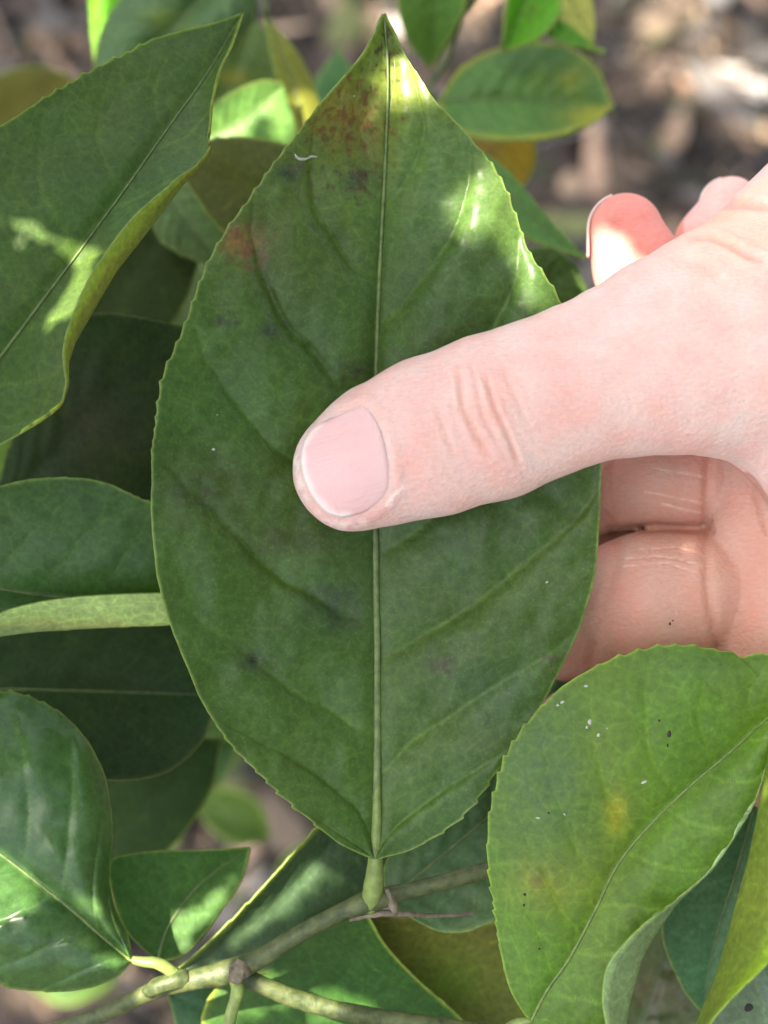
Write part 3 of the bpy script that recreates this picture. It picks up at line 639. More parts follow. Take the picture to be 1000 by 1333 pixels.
a1 = N(nt, 'ShaderNodeMath', operation='MULTIPLY_ADD'); L(n3.outputs[0], a1.inputs[0]); a1.inputs[1].default_value = 1.0; L(a0.outputs[0], a1.inputs[2])
bp = N(nt, 'ShaderNodeBump'); bp.inputs['Strength'].default_value = .55; bp.inputs['Distance'].default_value = .0002
L(a1.outputs[0], bp.inputs['Height']); L(bp.outputs[0], bs.inputs['Normal'])
o_ = N(nt, 'ShaderNodeOutputMaterial'); L(bs.outputs[0], o_.inputs[0])

M_NAIL = bpy.data.materials.new('fingernail'); nt = nodes(M_NAIL); L = nt.links.new
at = N(nt, 'ShaderNodeAttribute', attribute_name='tint'); ar = N(nt, 'ShaderNodeAttribute', attribute_name='ridge')
bs = N(nt, 'ShaderNodeBsdfPrincipled'); L(at.outputs['Color'], bs.inputs['Base Color'])
bs.inputs['Roughness'].default_value = .3; bs.inputs['Specular IOR Level'].default_value = .45
bs.inputs['Subsurface Weight'].default_value = .4; bs.inputs['Subsurface Radius'].default_value = (1, .4, .3); bs.inputs['Subsurface Scale'].default_value = .001
bp = N(nt, 'ShaderNodeBump'); bp.inputs['Strength'].default_value = .4; bp.inputs['Distance'].default_value = .0001
L(ar.outputs['Fac'], bp.inputs['Height']); L(bp.outputs[0], bs.inputs['Normal'])
o_ = N(nt, 'ShaderNodeOutputMaterial'); L(bs.outputs[0], o_.inputs[0])

VX = 4.0
lo = np.array([-150., -560., -460.]); hi = np.array([1900., 500., 330.])
xs_ = [lo[0]]
while xs_[-1] < hi[0]: xs_.append(xs_[-1] + (VX if xs_[-1] < 545 else min(22., VX + (xs_[-1]-545)*.07)))
AXS = [np.array(xs_), lo[1]+VX*np.arange(int((hi[1]-lo[1])/VX)), lo[2]+VX*np.arange(int((hi[2]-lo[2])/VX))]
dims = np.array([len(a) for a in AXS])
FAR = 80.0
def blank(): return np.full(dims, FAR, np.float32)
def chain(G, pts, k=20, flat=1.0, self_k=12):
    """round-cone chain (px, py, z, r in photo px) merged into G with a smooth union"""
    H = None
    q = []
    for (x, y, z, r) in pts:
        p = P(x, y, z); q.append((p, r*(D-z)/D))
    mn = np.min([p-r-2*k-20 for p, r in q], 0); mx_ = np.max([p+r+2*k+20 for p, r in q], 0)
    i0 = [max(0, int(np.searchsorted(AXS[d], mn[d]))-1) for d in range(3)]; i1 = [min(int(dims[d]), int(np.searchsorted(AXS[d], mx_[d]))+1) for d in range(3)]
    sl = tuple(slice(a, b) for a, b in zip(i0, i1))
    ax = [AXS[d][i0[d]:i1[d]].astype(np.float32) for d in range(3)]
    X, Y, Z = ax[0][:, None, None], ax[1][None, :, None], ax[2][None, None, :]
    H = None
    for (a, ra), (b, rb_) in zip(q[:-1], q[1:]):
        d = b-a; dd = np.array([d[0], d[1], d[2]/flat]); LL = dd @ dd
        t = ((X-a[0])*dd[0] + (Y-a[1])*dd[1] + (Z-a[2])/flat*dd[2]) / LL
        t = np.clip(t, 0, 1)
        h = np.sqrt((X-a[0]-t*dd[0])**2 + (Y-a[1]-t*dd[1])**2 + ((Z-a[2])/flat-t*dd[2])**2) - (ra+t*(rb_-ra))
        H = h if H is None else smin(H, h, self_k)
    G[sl] = smin(G[sl], H.astype(np.float32), k)
def smin(a, b, k):
    if k <= 0: return np.minimum(a, b)
    h = np.clip(.5+.5*(b-a)/k, 0, 1); return b*(1-h)+a*h-k*h*(1-h)

G = blank()
# back of the hand, wrist and forearm run out of the picture to the right
chain(G, [(1075, 420, -40, 185), (1150, 450, -60, 235), (1300, 520, -90, 260), (1500, 640, -110, 190), (1800, 760, -110, 200), (2300, 900, -110, 230)], 60, .62)
# thenar and palm
chain(G, [(1030, 510, 5, 95), (1105, 630, -20, 98), (1180, 800, -50, 130), (1350, 700, -80, 150)], 50, .8)
chain(G, [(992, 600, -100, 66), (992, 700, -98, 70), (1012, 800, -98, 90), (1030, 950, -115, 110)], 5, .8)
# index, middle fingers (upper two), ring and little finger folded under the leaf
chain(G, [(985, 560, -150, 72), (900, 480, -165, 68), (850, 402, -178, 64), (830, 346, -188, 57), (815, 299, -192, 48)], 18, .88)
chain(G, [(1010, 470, -240, 62), (935, 380, -262, 58), (930, 318, -272, 50), (952, 270, -282, 40)], 14, .9)
chain(G, [(985, 618, -150, 66), (900, 618, -128, 68), (850, 620, -128, 66), (814, 626, -146, 62), (765, 640, -195, 56), (700, 640, -250, 52)], 3, .95)
chain(G, [(985, 778, -140, 80), (900, 774, -112, 84), (850, 776, -112, 84), (820, 782, -128, 79), (778, 800, -185, 68), (735, 830, -250, 58)], 2, .95)
chain(G, [(1000, 935, -140, 74), (880, 935, -128, 74), (810, 945, -160, 66), (750, 950, -230, 56)], 5, .95)
chain(G, [(915, 690, -235, 36), (860, 690, -232, 42), (790, 690, -250, 38), (740, 690, -220, 34)], 6, .9)
# thumb
chain(G, [(462, 611, 62, 81), (500, 591, 66, 93), (560, 569, 72, 103), (640, 543, 76, 107), (700, 520, 78, 103), (760, 498, 74, 104), (820, 480, 64, 114), (880, 461, 50, 131), (945, 446, 28, 150), (1020, 432, 0, 172), (1100, 396, -30, 212)], 46, .78, 10)

def surface_nets(G):
    s = G < 0
    n0, n1_, n2_ = G.shape
    cnt = np.zeros((n0-1, n1_-1, n2_-1), np.int8)
    for dx in (0, 1):
        for dy in (0, 1):
            for dz in (0, 1): cnt += s[dx:n0-1+dx, dy:n1_-1+dy, dz:n2_-1+dz]
    act = (cnt > 0) & (cnt < 8); idx = np.argwhere(act); ids = np.full(act.shape, -1, np.int32); ids[act] = np.arange(len(idx))
    acc = np.zeros((len(idx), 3)); c = np.zeros(len(idx))
    corners = [(a, b, d) for a in (0, 1) for b in (0, 1) for d in (0, 1)]
    vals = {k: G[idx[:, 0]+k[0], idx[:, 1]+k[1], idx[:, 2]+k[2]].astype(float) for k in corners}
    for k in corners:
        for ax in range(3):
            if k[ax] == 0:
                k2 = list(k); k2[ax] = 1; k2 = tuple(k2)
                a, b = vals[k], vals[k2]; m = (a < 0) != (b < 0)
                t = np.where(m, a/np.where(m, a-b, 1), 0)
                p = np.tile(np.array(k, float), (len(idx), 1)); p[:, ax] = t
                acc[m] += p[m]; c[m] += 1
    V = idx + acc/np.maximum(c, 1)[:, None]
    F = []
    for ax in range(3):
        a1, a2 = [(1, 2), (2, 0), (0, 1)][ax]
        sa = [slice(None)]*3; sb = [slice(None)]*3; sa[ax] = slice(0, -1); sb[ax] = slice(1, None)
        d = s[tuple(sa)].astype(np.int8) - s[tuple(sb)].astype(np.int8)
        e = np.argwhere(d != 0); sg = d[d != 0]
        ok = (e[:, a1] > 0) & (e[:, a2] > 0) & (e[:, a1] < G.shape[a1]-1) & (e[:, a2] < G.shape[a2]-1)
        e = e[ok]; sg = sg[ok]
        q = []
        for (o1, o2) in ((0, 0), (-1, 0), (-1, -1), (0, -1)):
            w = e.copy(); w[:, a1] += o1; w[:, a2] += o2; q.append(ids[w[:, 0], w[:, 1], w[:, 2]])
        q = np.stack(q, 1); q[sg < 0] = q[sg < 0][:, ::-1]; F.append(q)
    return V, np.concatenate(F)
V, F = surface_nets(G)
V = np.stack([np.interp(V[:, d], np.arange(dims[d]), AXS[d]) for d in range(3)], 1)
# orientation check
a = V[F[:, 0]]; nn = np.cross(V[F[:, 1]]-a, V[F[:, 2]]-a); ctr = V.mean(0)
if (nn[:, 2]*(V[F].mean(1)[:, 2] > 60)).sum() < 0: F = F[:, ::-1]
# refine what the camera can see: subdivision, then creases
me = bpy.data.meshes.new('tmp'); me.vertices.add(len(V)); me.vertices.foreach_set('co', V.astype(np.float32).ravel())
me.loops.add(len(F)*4); me.loops.foreach_set('vertex_index', F.astype(np.int32).ravel()); me.polygons.add(len(F)); me.polygons.foreach_set('loop_start', np.arange(0, len(F)*4, 4, dtype=np.int32)); me.update(calc_edges=True); me.validate()
bvh = BVHTree.FromPolygons(V.tolist(), F.tolist())
tmp = bpy.data.objects.new('tmp', me); C.objects.link(tmp)
md = tmp.modifiers.new('s', 'SMOOTH'); md.factor = .5; md.iterations = 4
md = tmp.modifiers.new('u', 'SUBSURF'); md.levels = 1; md.render_levels = 1
dg = bpy.context.evaluated_depsgraph_get(); me2 = bpy.data.meshes.new_from_object(tmp.evaluated_get(dg))
bpy.data.objects.remove(tmp); bpy.data.meshes.remove(me)
nv = len(me2.vertices); V = np.zeros(nv*3); me2.vertices.foreach_get('co', V); V = V.reshape(-1, 3)
nf = len(me2.polygons); F = np.zeros(nf*4, np.int32); me2.loops.foreach_get('vertex_index', F); F = F.reshape(-1, 4)
NR = np.zeros(nv*3); me2.vertices.foreach_get('normal', NR); NR = NR.reshape(-1, 3); bpy.data.meshes.remove(me2)

px, py = unP(V); z = V[:, 2]
front_f = NR[:, 2] > .05
# nail outline and creases on the thumb
NAILP = [(444, 675), (424, 667), (403, 641), (392, 610), (393, 582), (404, 561), (424, 547), (450, 535), (474, 528), (487, 541), (496, 560), (503, 585), (508, 612), (508, 635), (500, 651), (474, 668)]
thumb = front_f & (z > 40) & (px < 1100)
disp = np.zeros(nv)
nd = poly_dist(px, py, NAILP, True); ni = inside(px, py, NAILP)
tipw = np.clip((px-410)/50, 0, 1)            # no fold at the free edge
disp += np.where(thumb & ~ni, 2.6*np.exp(-((nd-9)/8)**2)*tipw, 0)
disp += np.where(thumb & ni, -3.5*np.clip(nd/6, 0, 1), 0)
disp += np.where(thumb & ~ni, -.4*np.exp(-(nd/2.5)**2)*tipw, 0)
CRE = [([(595, 478), (600, 510), (603, 532), (620, 567), (637, 592)], 3.2, 4.5), ([(632, 492), (644, 532), (661, 567), (676, 606)], 3.4, 3.4), ([(568, 530), (578, 560), (590, 592)], 1.4, 3.5),
       ([(655, 480), (672, 520), (690, 560)], 1.2, 4), ([(612, 470), (620, 500), (628, 540), (648, 575)], 1.4, 3), ([(585, 490), (590, 530), (605, 570)], .6, 4),
       ([(901, 311), (922, 308), (948, 317), (970, 331), (990, 340)], 5, 5), ([(930, 270), (963, 266), (1005, 271)], 5, 5), ([(905, 345), (925, 352), (942, 372)], 1.8, 6),
       ([(500, 660), (515, 640), (522, 634)], 1.5, 3)]
for pts, dp, w in CRE:
    dd = poly_dist(px, py, pts); ends = np.minimum(np.hypot(px-pts[0][0], py-pts[0][1]), np.hypot(px-pts[-1][0], py-pts[-1][1]))
    disp += np.where(front_f & (z > -60), (-dp*np.exp(-(dd/w)**2) + .35*dp*np.exp(-((dd-w*2.2)/w)**2))*np.clip(ends/14, .15, 1), 0)
PCRE = [([(925, 588), (921, 640), (919, 700), (921, 760), (930, 830), (938, 870)], 7, 7), ([(800, 590), (793, 640), (800, 690)], 5, 7), ([(808, 690), (798, 740), (782, 800), (770, 860)], 5, 8),
        ([(786, 668), (800, 684), (812, 690), (860, 686), (925, 691)], 6, 5), ([(970, 598), (985, 640), (1000, 690)], 5, 7)]
PF = [([(815, 727), (850, 724), (880, 727), (915, 737)], 1.5, 2), ([(812, 737), (870, 733), (905, 745)], 1.3, 2), ([(830, 715), (880, 712), (918, 722)], 1.1, 2.2), ([(850, 610), (920, 622)], 1, 2), ([(840, 640), (915, 655)], 1, 2.2), ([(860, 655), (912, 668)], .9, 2)]
pd_ = np.zeros(nv)
for pts, dp, w in PCRE+PF:
    dd = poly_dist(px, py, pts); pd_ = np.minimum(pd_, np.where(front_f & (z < 10) & (py > 575), -.7*dp*np.exp(-(dd/w)**2), 0))
disp += pd_
disp += np.where(front_f, 2.2*(fbm(px/38, py/38, 5)-.5), 0)
# tendon hint and soft knuckle swell
disp += np.where(front_f & (z > 0), 3.0*np.exp(-((px-628)/60)**2-((py-540)/60)**2), 0)
# skin colours, with some shade and sun glow put into them
base = np.array([.745, .50, .455]); c = np.tile(base, (nv, 1))
def blend(mask, col, st=1.0):
    global c
    m = np.clip(mask, 0, 1)[:, None]*st; c = c*(1-m)+np.array(col)*m
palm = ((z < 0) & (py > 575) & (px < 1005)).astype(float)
blend(((z < -5) & (py > 575)).astype(float), (.53, .30, .235))  # redder palm skin, also darkened to stand for the weaker light there
blend(((z < -5) & (py > 575))*np.clip((706-py)/30, 0, 1)*np.clip((930-px)/14, 0, 1), (.44, .225, .165), .5)  # upper finger darker still, shade put into its colour
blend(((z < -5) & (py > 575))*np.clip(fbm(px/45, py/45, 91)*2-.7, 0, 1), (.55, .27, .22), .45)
tips = (z < -110) & (py < 480)
blend(tips.astype(float), (.72, .29, .25)); blend(tips*np.exp(-((px-820)/60)**2-((py-345)/40)**2), (.78, .26, .2), .5)  # pink tips, reddened further to imitate sun glowing through the flesh
blend((z < -110)*np.clip((470-py)/40, 0, 1)*(px > 890), (.80, .46, .42))
kn = (z > 0)
blend(kn*np.exp(-((px-625)/60)**2-((py-545)/80)**2), (.74, .455, .40), .55)
blend(kn*np.exp(-((px-530)/34)**2-((py-545)/60)**2), (.74, .43, .39), .5)
blend(kn*np.exp(-((px-430)/80)**2-((py-680)/16)**2), (.74, .40, .37), .7)
blend(kn*np.clip((px-840)/80, 0, 1)*np.clip((400-py)/90, 0, 1), (.70, .51, .385), .75)
blend(kn*np.clip(fbm(px/9, py/9, 15)*3-1.75, 0, 1), (.70, .42, .35), .35)
blend(kn*np.clip(1.1-np.abs(fbm(px/90, py/70, 23)-.5)*26, 0, 1)*(px > 700), (.66, .52, .49), .22)
blend(kn*np.clip(fbm(px/60, py/60, 77)*1.6-.55, 0, 1), (.76, .515, .475), .35)
blend(kn*np.exp(-(poly_dist(px, py, [(930, 590), (980, 470), (1010, 420)])/26)**2), (.70, .57, .53), .25)
cd = np.zeros(nv)
for pts, dp, w in CRE: cd = np.maximum(cd, np.where(z > -60, np.exp(-(poly_dist(px, py, pts)/(w*.8))**2)*min(1, dp/4), 0))
blend(cd, (.72, .36, .28), .6)
cd = np.zeros(nv)
for pts, dp, w in PCRE: cd = np.maximum(cd, np.where((z < 10) & (py > 575), np.exp(-(poly_dist(px, py, pts)/(w*.6))**2), 0))
blend(cd, (.58, .26, .19), .3)
dry = np.zeros(nv)
for pts, dp, w in PF: dry = np.maximum(dry, np.where((z < 10) & (py > 575), np.exp(-(poly_dist(px, py, pts)/1.5)**2), 0))
blend(dry*np.clip(fbm(px/6, py/3, 3)*2-.5, 0, 1), (.78, .58, .48), .55)
rimn = np.exp(-(poly_dist(px, py, [(474, 680), (440, 684), (412, 668), (392, 640), (384, 610), (386, 580), (398, 556)])/6)**2)*kn
blend(rimn*np.clip(fbm(px/8, py/8, 4)*1.8-.4, 0, 1), (.92, .80, .76), .7)
hang = np.exp(-(poly_dist(px, py, [(504, 656), (512, 644), (524, 634)])/3)**2)*kn
blend(hang*np.clip(fbm(px/5, py/5, 6)*2.2-.6, 0, 1), (.88, .78, .73), .8)
disp += hang*1.0
V2 = V + NR*disp[:, None]
hand_origin = to_w(P(1300, 560, -90))
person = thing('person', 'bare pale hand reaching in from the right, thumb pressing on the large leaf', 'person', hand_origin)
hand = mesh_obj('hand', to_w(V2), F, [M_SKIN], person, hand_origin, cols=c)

def nail_plate(outline, lift, nr=16, nb=96, tipline=None, order=2, label=None, zmin=None, pink=(.86, .60, .57)):
    out = catmull(np.array(outline+[outline[0]], float), np.linspace(0, 1, nb, endpoint=False)); ctr = out.mean(0)
    X = [ctr[0]]; Y = [ctr[1]]; R = [0.]
    for k in range(1, nr+1):
        r = (k/nr)**.8; X += list(ctr[0]+(out[:, 0]-ctr[0])*r); Y += list(ctr[1]+(out[:, 1]-ctr[1])*r); R += [r]*nb
    X, Y, R = map(np.array, (X, Y, R)); Zs = np.zeros(len(X))
    for i, (x, y) in enumerate(zip(X, Y)):
        a, b = P(x, y, 300), P(x, y, -400); d = Vector(b-a).normalized()
        hit = bvh.ray_cast(Vector(a), d); Zs[i] = hit[0].z if hit[0] is not None else np.nan
    ok = ~np.isnan(Zs); A = np.stack([np.ones(len(X)), X-ctr[0], Y-ctr[1], (X-ctr[0])**2, (X-ctr[0])*(Y-ctr[1]), (Y-ctr[1])**2], 1)
    co = np.linalg.lstsq(A[ok], Zs[ok], rcond=None)[0]
    Z = A @ co + lift; Z = Z*1.0
    f = [(0, 1+i, 1+(i+1) % nb) for i in range(nb)]
    for k in range(nr-1):
        for i in range(nb):
            a = 1+k*nb+i; b = 1+k*nb+(i+1) % nb; f.append((a, a+nb, b+nb, b))
    return X, Y, Z, R, f, ctr
X, Y, Z, R, f, ctr = nail_plate(NAILP, 1.5)
tip_d = poly_dist(X, Y, [(455, 674), (440, 673), (424, 664), (404, 641), (393, 610), (394, 582), (404, 561), (415, 552)])
Z = Z - 3.5*np.clip((R-.88)/.12, 0, 1)**2*(tip_d > 6)
cn = np.tile(np.array([.77, .455, .44]), (len(X), 1))
w = np.clip(1-tip_d/(5+11*fbm(X/14, Y/14, 44)), 0, 1)[:, None]; w = w*w*(3-2*w); cn = cn*(1-w)+np.array([.82, .66, .61])*w
w = np.exp(-((X-505)/22)**2)[:, None]*.35; cn = cn*(1-w)+np.array([.80, .55, .54])*w
ax = np.array([.966, -.26]); lat = -(X-ctr[0])*ax[1]+(Y-ctr[1])*ax[0]; lon = (X-ctr[0])*ax[0]+(Y-ctr[1])*ax[1]
ridge = np.sin(lat*1.1+.4*np.sin(lon*.05))*.5 + fbm(lat/2.2, lon/60, 9)
cn *= (.965+.07*fbm(lat/3, lon/70, 12))[:, None]
Vn = to_w(P(X, Y, Z)); a = Vn[list(f[200])]
nail = mesh_obj('fingernail', Vn, [q[::-1] for q in f] if (np.cross(a[1]-a[0], a[2]-a[0]) @ (RM @ np.array([0, 0, 1.]))) < 0 else f, [M_NAIL], hand, cols=cn, attrs={'ridge': ridge})
nail['label'] = 'thumb nail with a whitish free edge'
md = nail.modifiers.new('thickness', 'SOLIDIFY'); md.thickness = 4*S; md.offset = -1
# nails seen edge-on on the two fingertips behind: curved plates wrapped round the far-left side of each tip
def side_nail(rows, zc, a0, a1, label):
    m = 14; pts = []
    for cx, cy, r in rows:
        for j in range(m):
            th = a0+(a1-a0)*j/(m-1); pts.append(P(cx-math.cos(th)*r, cy, zc) + np.array([0, 0, math.sin(th)*r*.88]))
    pts = np.array(pts); F_ = grid_faces(len(rows), m)
    o = mesh_obj('fingernail', to_w(pts), F_, [M_NAIL], hand, cols=np.tile([.80, .60, .56], (len(pts), 1)), attrs={'ridge': np.zeros(len(pts))})
    o['label'] = label; md = o.modifiers.new('thickness', 'SOLIDIFY'); md.thickness = 3*S; md.offset = 0
side_nail([(815, y, (815-767 if y > 299 else math.sqrt(max(60, 48**2-(299-y)**2)))+1.8) for y in np.linspace(254, 335, 18)], -190, -1.35, .12, 'index finger nail seen from the side')
side_nail([(952, y, math.sqrt(max(60, 40**2-(270-y)**2))+1.8) for y in np.linspace(232, 285, 16)], -281, -1.3, .3, 'nail of the finger behind, seen from the side')
v, ff = tube_mesh([P(868, 810, -22), P(873, 812, -21)], [2, 1.6], 6)
fl = flecks(hand, [(872, 812, 1.9, 2.4, 0), (876, 808, 1.2, 1, 0)], M_SPECK, 'dark_speck', -24)


# ------------------------------------------------------------------ soil and litter
def soil_mat():
    m = bpy.data.materials.new('soil'); nt = nodes(m); L = nt.links.new
    tc = N(nt, 'ShaderNodeTexCoord'); n1 = N(nt, 'ShaderNodeTexNoise'); n1.inputs['Scale'].default_value = 22; n1.inputs['Detail'].default_value = 8; n1.inputs['Roughness'].default_value = .7
    L(tc.outputs['Object'], n1.inputs['Vector'])
    cr = N(nt, 'ShaderNodeValToRGB'); e = cr.color_ramp.elements; e[0].position = .3; e[0].color = (.018, .014, .012, 1); e[1].position = .7; e[1].color = (.085, .068, .058, 1)
    x = cr.color_ramp.elements.new(.5); x.color = (.042, .034, .029, 1)
    L(n1.outputs[0], cr.inputs[0]); bs = N(nt, 'ShaderNodeBsdfPrincipled'); bs.inputs['Roughness'].default_value = .95; L(cr.outputs[0], bs.inputs['Base Color'])
    bp = N(nt, 'ShaderNodeBump'); bp.inputs['Distance'].default_value = .01; L(n1.outputs[0], bp.inputs['Height']); L(bp.outputs[0], bs.inputs['Normal'])
    o = N(nt, 'ShaderNodeOutputMaterial'); L(bs.outputs[0], o.inputs[0]); return m
n = 160; g = np.linspace(-1, 1, n); g = np.sign(g)*np.abs(g)**3*60
X, Y = np.meshgrid(g, g, indexing='ij'); Z = .03*(fbm(X*4+90, Y*4+90, 1)-.5)*np.exp(-(X**2+Y**2)/9)
go = mesh_obj('ground', np.stack([X, Y, Z], -1).reshape(-1, 3), grid_faces(n, n), [soil_mat()], origin=(0, 0, 0)); go['kind'] = 'structure'
def litter_mat():
    m = bpy.data.materials.new('litter'); nt = nodes(m); L = nt.links.new
    at = N(nt, 'ShaderNodeAttribute', attribute_name='tint'); bs = N(nt, 'ShaderNodeBsdfPrincipled'); bs.inputs['Roughness'].default_value = .85
    tc = N(nt, 'ShaderNodeTexCoord'); n1 = N(nt, 'ShaderNodeTexNoise'); n1.inputs['Scale'].default_value = 300; L(tc.outputs['Object'], n1.inputs['Vector'])
    vm = N(nt, 'ShaderNodeVectorMath', operation='SCALE'); L(at.outputs['Color'], vm.inputs[0])
    r = N(nt, 'ShaderNodeMapRange'); r.inputs['To Min'].default_value = .6; r.inputs['To Max'].default_value = 1.4; L(n1.outputs[0], r.inputs[0]); L(r.outputs[0], vm.inputs['Scale'])
    L(vm.outputs[0], bs.inputs['Base Color']); o = N(nt, 'ShaderNodeOutputMaterial'); L(bs.outputs[0], o.inputs[0]); return m
# chips, twigs and dry leaves scattered where the camera looks
V = []; F = []; K = []
pal = [(.20, .15, .11), (.10, .075, .06), (.30, .24, .18), (.06, .05, .045), (.38, .30, .23), (.16, .12, .10), (.07, .085, .03), (.24, .17, .13), (.13, .12, .12), (.26, .26, .27)]
for i in range(9000):
    cx, cy = random.uniform(-.40, .40), random.uniform(-.25, .85)
    kind = random.random(); th = random.uniform(0, 6.28); cz = random.uniform(.004, .022) + .0
    if kind < .5: L_, W_, H_ = random.uniform(.006, .02), random.uniform(.003, .009), .002
    elif kind < .85: L_, W_, H_ = random.uniform(.02, .06), random.uniform(.0012, .003), .002
    else: L_, W_, H_ = random.uniform(.018, .035), random.uniform(.008, .014), .0015
    u = np.array([math.cos(th), math.sin(th), random.uniform(-.35, .35)]); w_ = np.array([-math.sin(th), math.cos(th), random.uniform(-.3, .3)])
    c0 = np.array([cx, cy, cz]); n0 = len(V)
    ring = [(-1, 0), (-.5, -.8), (.4, -1), (1, 0), (.5, .9), (-.4, 1)]
    for (a, b) in ring: V.append(c0+u*a*L_+w_*b*W_*random.uniform(.7, 1.2))
    V.append(c0+np.array([0, 0, H_*random.uniform(.5, 3)]))
    for j in range(6): F.append((n0+j, n0+(j+1) % 6, n0+6))
    k = np.array(random.choice(pal))*(random.uniform(.8, 1.5) if random.random() < .26 else random.uniform(.08, .34))*np.array([1.1, 1, .88]); K += [k]*7
lit = mesh_obj('leaf_litter', np.array(V), F, [litter_mat()], origin=(0, 0, 0), cols=np.array(K), smooth=False); lit['kind'] = 'stuff'
lit['label'] = 'dry bark chips, twigs and dead leaves on the soil'

# ------------------------------------------------------------------ unseen leaf crown, added to shade the scene and shape sun patches
# Leaves are packed where the photograph shows shade and left out where it shows sun.
LIT = [  # polygons of sunlit places: (points, height)
    ([(506, 96), (530, 80), (552, 102), (578, 138), (540, 136), (506, 134)], 18),
    ([(582, 262), (610, 236), (640, 224), (660, 262), (650, 310), (606, 312)], 30),
    ([(636, 214), (668, 222), (700, 290), (726, 358), (700, 384), (670, 340), (650, 290)], 30),
    ([(700, 360), (730, 392), (700, 402), (680, 385)], 12),
    ([(755, 290), (775, 298), (800, 318), (850, 356), (880, 400), (760, 410)], -145),
    ([(20, 288), (60, 300), (92, 312), (112, 330), (120, 350), (116, 386), (92, 420), (74, 420), (94, 380), (100, 345), (78, 316), (40, 298)], 40),
    ([(-60, 1090), (10, 1118), (42, 1140), (50, 1180), (20, 1200), (-60, 1190)], -40),
    ([(150, 1244), (230, 1240), (292, 1244), (294, 1278), (240, 1300), (170, 1308)], -58),
    ([(342, 1274), (380, 1278), (430, 1292), (442, 1326), (390, 1322), (346, 1304)], -70),
    ([(208, 1206), (244, 1190), (294, 1162), (288, 1180), (256, 1214), (246, 1232), (220, 1216)], -205),
    ([(284, 1214), (375, 1120), (390, 1120), (390, 1150), (300, 1222)], -160),
    ([(262, 185), (300, 155), (346, 118), (352, 130), (322, 180), (290, 186)], -750),
    ([(118, -20), (134, -20), (132, 90), (118, 90)], -900),
    ([(380, 150), (420, 100), (440, 160), (400, 220)], -830)]
LITG = [(600, 45, 26), (534, 52, 26), (553, 70, 22), (530, 25, 26), (618, 60, 24), (900, 12, 32), (880, 70, 34), (900, 100, 38), (925, 130, 34), (965, 85, 42), (990, 115, 36), (960, 110, 34), (845, 92, 16), (345, 1088, 13), (352, 1112, 9), 
        (335, 1150, 14), (88, 1302, 14), (60, 1300, 12), (165, 1262, 20), (218, 350, 12), (40, 610, 26), (650, 15, 16), (75, 72, 8), (993, 190, 14), (820, 20, 10), (570, 30, 20), (60, 1240, 30)]
CS = 12.0; HP = 1700.0
def to_sun(p): p = np.asarray(p, float); return (p + SUN_V*((HP-p[..., 2])/SUN_V[2])[..., None])[..., :2]
WUP = RM.T @ np.array([0, 0, 1.0])
def ground_hit(x, y):
    a = np.array([0, 0, D]); b = P(x, y, -1000); d = b-a; t = (-GD - a @ WUP)/(d @ WUP); return a+t*d
x0, y0 = -7600., -3000.; nx, ny = int(9400/CS), int(11000/CS)
gx = x0+CS*(np.arange(nx)+.5); gy = y0+CS*(np.arange(ny)+.5); GX, GY = np.meshgrid(gx, gy, indexing='ij')
must = np.zeros((nx, ny), bool); lit_m = np.zeros((nx, ny), bool)
for zz in (160, 0, -300, -900):
    q = to_sun(P(np.array([-40, 1040, 1040, -40]), np.array([-40, -40, 1370, 1370]), zz)); must |= inside(GX, GY, q)
qg = to_sun(np.array([ground_hit(x, y) for x, y in ((-60, -60), (1060, -60), (1060, 1400), (-60, 1400))])); must |= inside(GX, GY, qg)
for pts, zz in LIT:
    q = np.array(pts, float); q = to_sun(P(q[:, 0], q[:, 1], zz)); a_ = q.min(0)-40; b_ = q.max(0)+40
    i0, i1 = np.searchsorted(gx, [a_[0], b_[0]]); j0, j1 = np.searchsorted(gy, [a_[1], b_[1]]); xx, yy = GX[i0:i1, j0:j1], GY[i0:i1, j0:j1]
    lit_m[i0:i1, j0:j1] |= inside(xx, yy, q) | (poly_dist(xx, yy, q, True) < 5)
keep_out = (np.abs(GX) < 173+110) & (np.abs(GY) < 231+110); lit_m |= keep_out
lit_g = np.zeros((nx, ny), bool)
lit_f = lit_m.copy()
for (x, y, r) in LITG:
    c0 = ground_hit(x, y); q = to_sun(c0); rr = 1.5*r*(D+GD)/D
    e = 1+.8*(vnoise(GX/90, GY/90, int(x))-.5); h_ = (np.hypot(GX-q[0], (GY-q[1])*1.1) < rr*e) & ~lit_f; lit_g |= h_; lit_m |= h_
fore = np.zeros((nx, ny), bool)
for zz in (180, 0, -150): fore |= inside(GX, GY, to_sun(P(np.array([-20, 1020, 1020, -20]), np.array([-20, -20, 1350, 1350]), zz)))
lit_m &= ~(fore & lit_g)
cov = np.zeros((nx, ny), bool); placed = []
def outline(L_, W_, k=14):
    t = np.linspace(0, 1, k//2+1); w = W_*np.sin(np.pi*t**.9)**.8
    return np.concatenate([np.stack([t*L_, w], 1), np.stack([t[::-1][1:-1]*L_, -w[::-1][1:-1]], 1)])
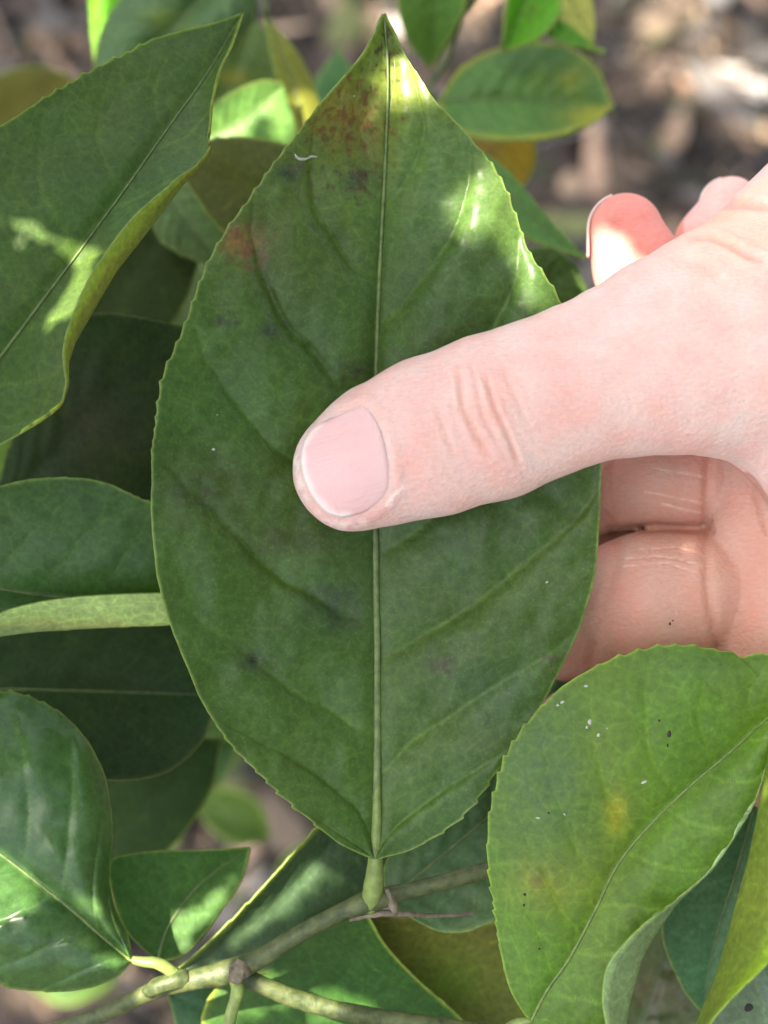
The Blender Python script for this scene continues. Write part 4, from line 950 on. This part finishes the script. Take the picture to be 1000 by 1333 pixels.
for L_, tries in ((640, 1400), (380, 1500), (220, 2000), (130, 2500), (70, 3500), (36, 2500)):
    for _ in range(tries):
        if _ % 50 == 0:
            need = np.argwhere(must & ~cov & ~lit_m)
            if len(need) == 0: break
        i, j = need[rng.integers(len(need))]
        if cov[i, j]: continue
        Ls = L_*rng.uniform(.8, 1.15); W_ = Ls*rng.uniform(.2, .27); th = rng.uniform(0, 6.283); ca, sa_ = math.cos(th), math.sin(th)
        bx, by = gx[i]-ca*Ls*.5, gy[j]-sa_*Ls*.5
        o2 = outline(Ls, W_); q = np.stack([bx+o2[:, 0]*ca-o2[:, 1]*sa_, by+o2[:, 0]*sa_+o2[:, 1]*ca], 1)
        mn = q.min(0); mxx = q.max(0); i0 = max(0, int((mn[0]-x0)/CS)-1); i1 = min(nx, int((mxx[0]-x0)/CS)+2); j0 = max(0, int((mn[1]-y0)/CS)-1); j1 = min(ny, int((mxx[1]-y0)/CS)+2)
        if i0 >= i1 or j0 >= j1: continue
        ins = inside(GX[i0:i1, j0:j1], GY[i0:i1, j0:j1], q)
        if (ins & lit_m[i0:i1, j0:j1]).any(): continue
        cov[i0:i1, j0:j1] |= ins; placed.append((bx, by, Ls, W_, th))

sp_ = to_sun(P(650, 280, 30))
V = []; F = []; K = []
for (bx, by, Ls, W_, th) in placed:
    k = 6; t = np.linspace(0, 1, k+1); w = W_*np.sin(np.pi*t**.9)**.8; s = rng.uniform(-60, 170) + (1500 if np.hypot(bx+.5*Ls*math.cos(th)-sp_[0], by+.5*Ls*math.sin(th)-sp_[1]) < 260 else 0); n0 = len(V); lift = rng.uniform(-.12, .2)*Ls*.4
    for a in range(k+1):
        for b in (-1, 0, 1):
            p2 = (t[a]*Ls, b*w[a]); x = bx+p2[0]*math.cos(th)-p2[1]*math.sin(th); y = by+p2[0]*math.sin(th)+p2[1]*math.cos(th)
            p = np.array([x, y, HP]) + SUN_V*(s + lift*math.sin(math.pi*t[a]) + abs(b)*W_*.25); V.append(p)
    for a in range(k):
        for b in range(2): F.append((n0+a*3+b, n0+a*3+b+1, n0+a*3+b+4, n0+a*3+b+3))
    K += [np.array([.04, .085, .025])*rng.uniform(.8, 1.3)]*((k+1)*3)
for i in range(520):  # extra foliage added at the right to darken what the leaves reflect
    zc_ = rng.uniform(900, 5200); c0 = np.array([rng.uniform(1250 if zc_ < 2400 else 900, 4600), rng.uniform(-3600, 3600), zc_]); Ls = rng.uniform(450, 750); W_ = Ls*.25
    u = rng.normal(size=3); u /= np.linalg.norm(u); w2 = np.cross(u, rng.normal(size=3)); w2 /= np.linalg.norm(w2); n2 = np.cross(u, w2); k = 6; n0 = len(V)
    for a in range(k+1):
        t = a/k; ww = W_*math.sin(math.pi*t**.9)**.8 if 0 < t < 1 else 0
        for b in (-1, 0, 1): V.append(c0+u*(t-.5)*Ls+w2*b*ww+n2*(abs(b)*W_*.25-.1*Ls*(t-.5)**2*4))
    for a in range(k):
        for b in range(2): F.append((n0+a*3+b, n0+a*3+b+1, n0+a*3+b+4, n0+a*3+b+3))
    K += [np.array([.04, .085, .025])*rng.uniform(.8, 1.3)]*((k+1)*3)
crown = mesh_obj('shade_crown', to_w(np.array(V)), F, [M_DARKTOP], cols=np.array(K)); crown['kind'] = 'stuff'
crown['label'] = 'unseen leaves added overhead and at the right to shape shade and reflections'
